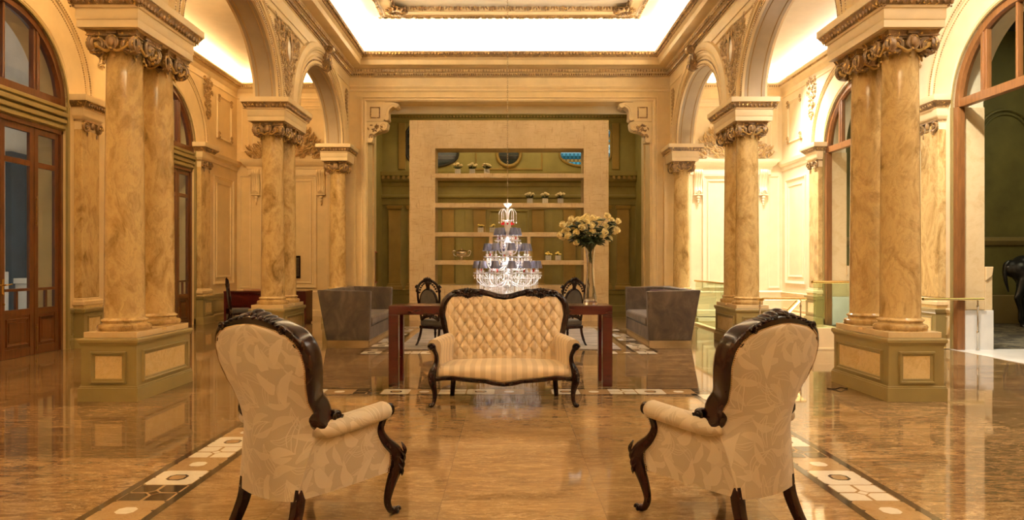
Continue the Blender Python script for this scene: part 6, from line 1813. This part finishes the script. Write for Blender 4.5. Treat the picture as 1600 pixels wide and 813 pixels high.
for (s_, dx) in ((-1, .05), (1, -.10)):
    swell([(1.26, s_ * .12, 1.12), (1.27 + dx * .4, s_ * .14, .84), (1.27 + dx, s_ * .15, .55), (1.27 + dx, s_ * .15, .48), (1.27 + dx, s_ * .15, .16), (1.30 + dx, s_ * .15, .09)], [.16, .10, .062, .052, .046, .042], .85)
    hb.lathe((1.33 + dx, s_ * .15, 0), [(.068, 0), (.064, .03), (.048, .085), (.03, .10)], 14)
o = hb.build('body', M['horse'], root, angle=180)
rm = o.modifiers.new('remesh', 'REMESH'); rm.mode = 'VOXEL'; rm.voxel_size = .022; rm.use_smooth_shade = True
sm_ = o.modifiers.new('smooth', 'SMOOTH'); sm_.factor = .6; sm_.iterations = 6
mb = MB()
for s_ in (-1, 1): mb.ell((2.0, s_ * .07, 2.07), (.03, .025, .08), 8, 6)
mb.build('ear', M['horse'], root)
mb = MB(); mb.tube(catmull([(-.08, 0, 1.40), (-.155, 0, 1.28), (-.15, 0, 1.02), (-.08, 0, .74)], 5), [.03, .035, .04, .045, .045, .045, .045, .045, .045, .04, .04, .035, .03, .025, .02, .012], 10); mb.build('tail', M['horse'], root)
mb = MB(); mb.tube(catmull([(1.38, 0, 1.66), (1.58, 0, 1.84), (1.76, 0, 2.02), (1.92, 0, 2.08)], 5), .05, 8, flat=.5); mb.build('mane', M['horse'], root)
# ------------------------------------------------------------------ crystal chandelier
CX, CY = -.022, 12.80
t = thing('crystal_chandelier', 'three-tier crystal chandelier with pleated grey shades, hung low behind the settee', 'chandelier', (CX, CY, 0))
mb = MB(); z = 2.50
k = 0
while z < 7.3:
    a = PI / 2 * (k % 2)
    ring = [(.011 * math.cos(q * PI / 5) * math.cos(a), .011 * math.cos(q * PI / 5) * math.sin(a), z + .027 * math.sin(q * PI / 5)) for q in range(10)]
    mb.tube(ring, .0035, 4, closed=True); z += .043; k += 1
mb.build('chain', M['iron'], t)
col = MB()
col.lathe((0, 0, 0), [(.012, .72), (.045, .76), (.07, .80), (.05, .84), (.02, .86), (.02, .90), (.09, .93), (.10, .96), (.03, .99), (.022, 1.06), (.05, 1.10), (.05, 1.16), (.022, 1.20), (.022, 1.30), (.085, 1.33), (.09, 1.36), (.03, 1.39), (.022, 1.50), (.045, 1.53), (.045, 1.58), (.02, 1.62), (.02, 1.70), (.07, 1.73), (.03, 1.76), (.03, 1.90), (.055, 1.94), (.055, 2.10), (.08, 2.13), (.02, 2.15), (.015, 2.36), (.03, 2.38), (.06, 2.40), (.075, 2.44), (.01, 2.46), (.01, 2.52)], 16, flute=.06, nfl=8)
col.build('stem', M['crystal'], t, angle=25)
drop = MB()
def crystal(mb, p, r, h):
    x, y, z = p; top = mb.v(x, y, z); bot = mb.v(x, y, z - h)
    ring = [mb.v(x + r * math.cos(q * PI / 2.5), y + r * math.sin(q * PI / 2.5), z - h * .62) for q in range(5)]
    for q in range(5): mb.f((top, ring[q], ring[(q + 1) % 5])); mb.f((bot, ring[(q + 1) % 5], ring[q]))
def strand(mb, p0, p1, sag, n, r=.0055):
    p0, p1 = Vector(p0), Vector(p1)
    for k in range(n + 1):
        q = k / n; p = p0 + (p1 - p0) * q; p.z -= sag * 4 * q * (1 - q); mb.ell(p, r, 5, 3)
def hang(mb, p, L, r=.0055, tip=.012):
    x, y, z = p; n = max(1, int(L / .020))
    for k in range(n): mb.ell((x, y, z - .02 * k), (r, r, r * 1.3), 5, 3)
    crystal(mb, (x, y, z - .02 * n), tip, .045)
# crown of drops at the top
arms = MB(); red = MB()
for k in range(8):
    a = 2 * PI * k / 8; c, s_ = math.cos(a), math.sin(a)
    arms.tube(catmull([(0.02 * c, .02 * s_, 2.16), (.04 * c, .04 * s_, 2.30), (.10 * c, .10 * s_, 2.34), (.15 * c, .15 * s_, 2.28), (.155 * c, .155 * s_, 2.24)], 4), .006, 5)
    hang(drop, (.155 * c, .155 * s_, 2.24), .12); hang(drop, (.10 * c, .10 * s_, 2.32), .16)
    red.ell((.10 * c, .10 * s_, 2.075), (.018, .018, .028), 6, 5)
    hang(drop, (.06 * c, .06 * s_, 1.93), .20)
arms.build('crown', M['crystal'], t)
tiers = [(5, .185, 1.865, 1.76, .3, .155, .13), (8, .375, 1.58, 1.46, .2, .16, .14), (12, .555, 1.265, 1.17, .13, .165, .14)]
shade_me = dish_me = None; idx = 0
for (n, rad, zsh, zd, ph, wsh, hsh) in tiers:
    for k in range(n):
        a = 2 * PI * k / n + ph; c, s_ = math.cos(a), math.sin(a); x, y = rad * c, rad * s_
        mb = MB()
        z0 = zd - .16
        mb.tube(catmull([(.02 * c, .02 * s_, z0 + .05), (rad * .35 * c, rad * .35 * s_, z0 - .05), (rad * .75 * c, rad * .75 * s_, z0 - .07), (rad * c, rad * s_, z0 + .04), (rad * c, rad * s_, zd)], 6), .010, 7)
        arm = mb.build('arm', M['crystal'], t)
        mb = MB(); mb.lathe((0, 0, 0), [(.012, -.01), (.05, 0), (.066, .014), (.07, .022), (.05, .016), (.014, .01), (.016, .03), (.026, .045), (.026, .055), (.012, .06)], 16, flute=.05, nfl=8)
        if dish_me is None:
            o = mb.build('drip_dish', M['opal'], arm, angle=60); dish_me = o.data
        else: o = bpy.data.objects.new('drip_dish', dish_me); COL.objects.link(o); o.parent = arm
        o.location = (x, y, zd)
        if shade_me is None:
            mb = MB(); mb.lathe((0, 0, 0), [(.052, .128), (.056, .132), (.060, .124), (.086, .006), (.088, 0), (.084, 0), (.050, .128)], 36, cap=False)
            o = mb.build('shade', M['shade'], arm, angle=60); shade_me = o.data
            mb = MB(); mb.lathe((0, 0, 0), [(.011, 0), (.011, .085)], 8); candle_me = None
            cd = mb.build('candle_tube', M['opal'], arm); candle_me = cd.data
            mb = MB(); mb.ell((0, 0, .0), (.011, .011, .022), 8, 6); bl = mb.build('bulb', M['bulb'], arm); bulb_me = bl.data
        else:
            o = bpy.data.objects.new('shade', shade_me); COL.objects.link(o); o.parent = arm
            cd = bpy.data.objects.new('candle_tube', candle_me); COL.objects.link(cd); cd.parent = arm
            bl = bpy.data.objects.new('bulb', bulb_me); COL.objects.link(bl); bl.parent = arm
        o.location = (x, y, zsh); cd.location = (x, y, zd + .05); bl.location = (x, y, zsh + .045)
        for q in range(8):
            b = 2 * PI * q / 8; hang(drop, (x + .066 * math.cos(b), y + .066 * math.sin(b), zd + .005), .02 + .04 * (q % 2), .0045, .010)
        b2 = 2 * PI * (k + 1) / n + ph
        # swags from dish to dish and to the stem
        strand(drop, (x, y, zd), (rad * math.cos(b2), rad * math.sin(b2), zd), .09, 14)
        strand(drop, (x, y, zd - .01), (.05 * c, .05 * s_, zd + .05), .16, 18 if rad > .3 else 8)
        strand(drop, (x, y, zd - .01), (.05 * c, .05 * s_, zd - .05), .20, 18 if rad > .3 else 8)
        if rad > .2: hang(drop, (rad * .75 * c, rad * .75 * s_, z0 - .07), .12 if rad < .5 else .22); hang(drop, (rad * .5 * c, rad * .5 * s_, z0 - .07), .10 if rad < .5 else .26)
        if rad > .5: hang(drop, (x, y, zd - .12), .16, .006, .014)
        if k % 2 == 0: red.ell((rad * .86 * c, rad * .86 * s_, zd + .05 + .0 * k), (.014, .014, .03), 6, 5)
for k in range(16):
    a = 2 * PI * k / 16; hang(drop, (.20 * math.cos(a), .20 * math.sin(a), 1.05), .30); hang(drop, (.10 * math.cos(a), .10 * math.sin(a), .98), .22)
    if k % 4 == 0: red.ell((.2 * math.cos(a), .2 * math.sin(a), .72), (.014, .014, .024), 6, 5)
for k in range(36):
    a = 2 * PI * k / 36
    for (r_, z_, L_) in ((.50, 1.10, .20), (.40, 1.04, .24), (.30, 1.0, .26)):
        hang(drop, (r_ * math.cos(a + r_), r_ * math.sin(a + r_), z_ - .02 * (k % 3)), L_ + .05 * (k % 2), .006, .013)
for k in range(24):
    a = 2 * PI * k / 24
    strand(drop, (.55 * math.cos(a), .55 * math.sin(a), 1.17), (.30 * math.cos(a + .1), .30 * math.sin(a + .1), 1.12), .07, 14, .0065)
    hang(drop, (.36 * math.cos(a), .36 * math.sin(a), 1.44), .10, .0055); hang(drop, (.18 * math.cos(a), .18 * math.sin(a), 1.74), .08, .005)
o = drop.build('crystal_drops', M['crystal'], t, smooth=False, recalc=False); o['kind'] = 'stuff'
o = red.build('red_drops', M['redcrystal'], t); o['kind'] = 'stuff'
for (z, e) in ((1.95, 10), (1.52, 16), (1.08, 22)):
    pass
# ------------------------------------------------------------------ camera
cam = bpy.data.cameras.new('camera'); co = bpy.data.objects.new('camera', cam); COL.objects.link(co)
co.location = (0, 0, 1.35); co.rotation_euler = (PI / 2, 0, 0)
cam.sensor_fit = 'HORIZONTAL'; cam.sensor_width = 36; cam.lens = 36 * 1100 / 1600
cam.shift_x = 5 / 1600; cam.shift_y = 5.5 / 1600; cam.clip_end = 100; cam.clip_start = .05
sc.camera = co
# ------------------------------------------------------------------ light
W = bpy.data.worlds.new('night'); sc.world = W; W.use_nodes = True
W.node_tree.nodes['Background'].inputs[0].default_value = (.02, .02, .03, 1); W.node_tree.nodes['Background'].inputs[1].default_value = .3
def area(name, loc, rot, sx, sy, power, col, spread=None):
    l = bpy.data.lights.new(name, 'AREA'); l.shape = 'RECTANGLE'; l.size = sx; l.size_y = sy; l.energy = power; l.color = col
    if spread: l.spread = spread
    o = bpy.data.objects.new(name, l); COL.objects.link(o); o.location = loc; o.rotation_euler = rot; return o
WARM = (1.0, .81, .55); WARM2 = (1.0, .68, .32); PALE = (1.0, .91, .78)
# strips lying in the trough of the hall cornice, shining up into the cove
for x, ry in ((-WX + .20, .75), (WX - .16, -.75)):
    area('cove_strip', (x, 6.3, 6.20), (PI, -ry, 0), .10, 20.0, 1500 * LK, WARM, 2.6)
area('cove_strip', (0, YE - .20, 6.20), (PI - .75, 0, 0), 7.2, .10, 560 * LK, WARM, 2.6)
area('cove_strip', (0, Y0 + .20, 6.20), (PI, 0, 0), 7.2, .10, 560 * LK, WARM)
# strips in the aisle troughs
area('aisle_strip', (-OX + .07, 7, 5.93), (PI, 0, 0), .06, 21.0, 300 * LL, WARM2)
area('aisle_strip', (-5.5, YB - .07, 5.93), (PI, 0, 0), 2.7, .06, 45 * LL, WARM2)
area('aisle_strip', (OX - .03, 7, 5.93), (PI, 0, 0), .06, 21.0, 560 * LR_, PALE)
area('aisle_strip', (5.5, YB - .07, 5.93), (PI, 0, 0), 2.7, .06, 90 * LR_, PALE)
# lamps of the stair well
area('stair_lamp', (5.6, 16.4, 6.0), (R(-14), 0, 0), 1.6, .5, 300 * LR_, PALE, R(120))
area('stair_lamp', (5.6, 14.0, -2.0), (PI + R(30), 0, 0), 1.6, 1.6, 140 * LR_, PALE)
area('aisle_fill', (5.6, 5.5, 6.1), (0, 0, 0), .8, 7, 260 * LR_, PALE)  # unseen fill panel added to brighten the right aisle and its floor
def aim(o, p): o.rotation_euler = (Vector(p) - o.location).to_track_quat('-Z', 'Y').to_euler()
o = area('aisle_wall_fill', (4.75, 8.4, 6.05), (0, 0, 0), .25, .25, 95 * LR_, PALE, 1.6); aim(o, (6.95, 11.5, 2.6))  # unseen lamp added for the outer wall, direction taken from its impost shadow
o = area('aisle_fill', (-5.5, 7.0, 6.1), (0, 0, 0), .8, 8, 150, WARM2)  # unseen fill panel added to lift the left aisle walls
o = area('aisle_wall_fill', (-5.5, 11.6, 6.05), (0, 0, 0), 1.2, .6, 100, WARM2, 2.4); aim(o, (-5.6, 18, 2.4))  # out-of-view fill added for the left back wall
# corridor outside the doors, side room, recess
area('corridor_fill', (-7.62, 12.0, 5.95), (0, R(28), 0), .35, 15, 40, (1, .92, .80))  # fill strip added out of sight above the doors
for y in (7.4, 12.0, 16.6): area('corridor_fill', (-7.46, y, 1.9), (0, R(90), 0), 2.6, .7, 20, (1, .90, .78))  # hidden upright panels added to light the corridor wall
area('side_room_lamp', (10.5, 11.5, 6.5), (0, 0, 0), 4, 4, 150, (1, .88, .55))
area('recess_fill', (0, 18.3, 5.7), (0, 0, 0), 5, .8, 70, (1, .78, .40))  # unseen panel that brightens the otherwise unlit recess
sc.view_settings.view_transform = 'Standard'; sc.view_settings.look = 'None'; sc.view_settings.exposure = EXPO; sc.view_settings.gamma = 1
sc.view_settings.use_curve_mapping = False
sc.cycles.max_bounces = 10; sc.cycles.diffuse_bounces = 6; sc.cycles.glossy_bounces = 4; sc.cycles.transmission_bounces = 6; sc.cycles.transparent_max_bounces = 10
sc.cycles.sample_clamp_indirect = 6; sc.cycles.caustics_reflective = False; sc.cycles.caustics_refractive = False
sc.cycles.use_denoising = True
try: sc.cycles.denoiser = 'OPENIMAGEDENOISE'
except Exception: pass
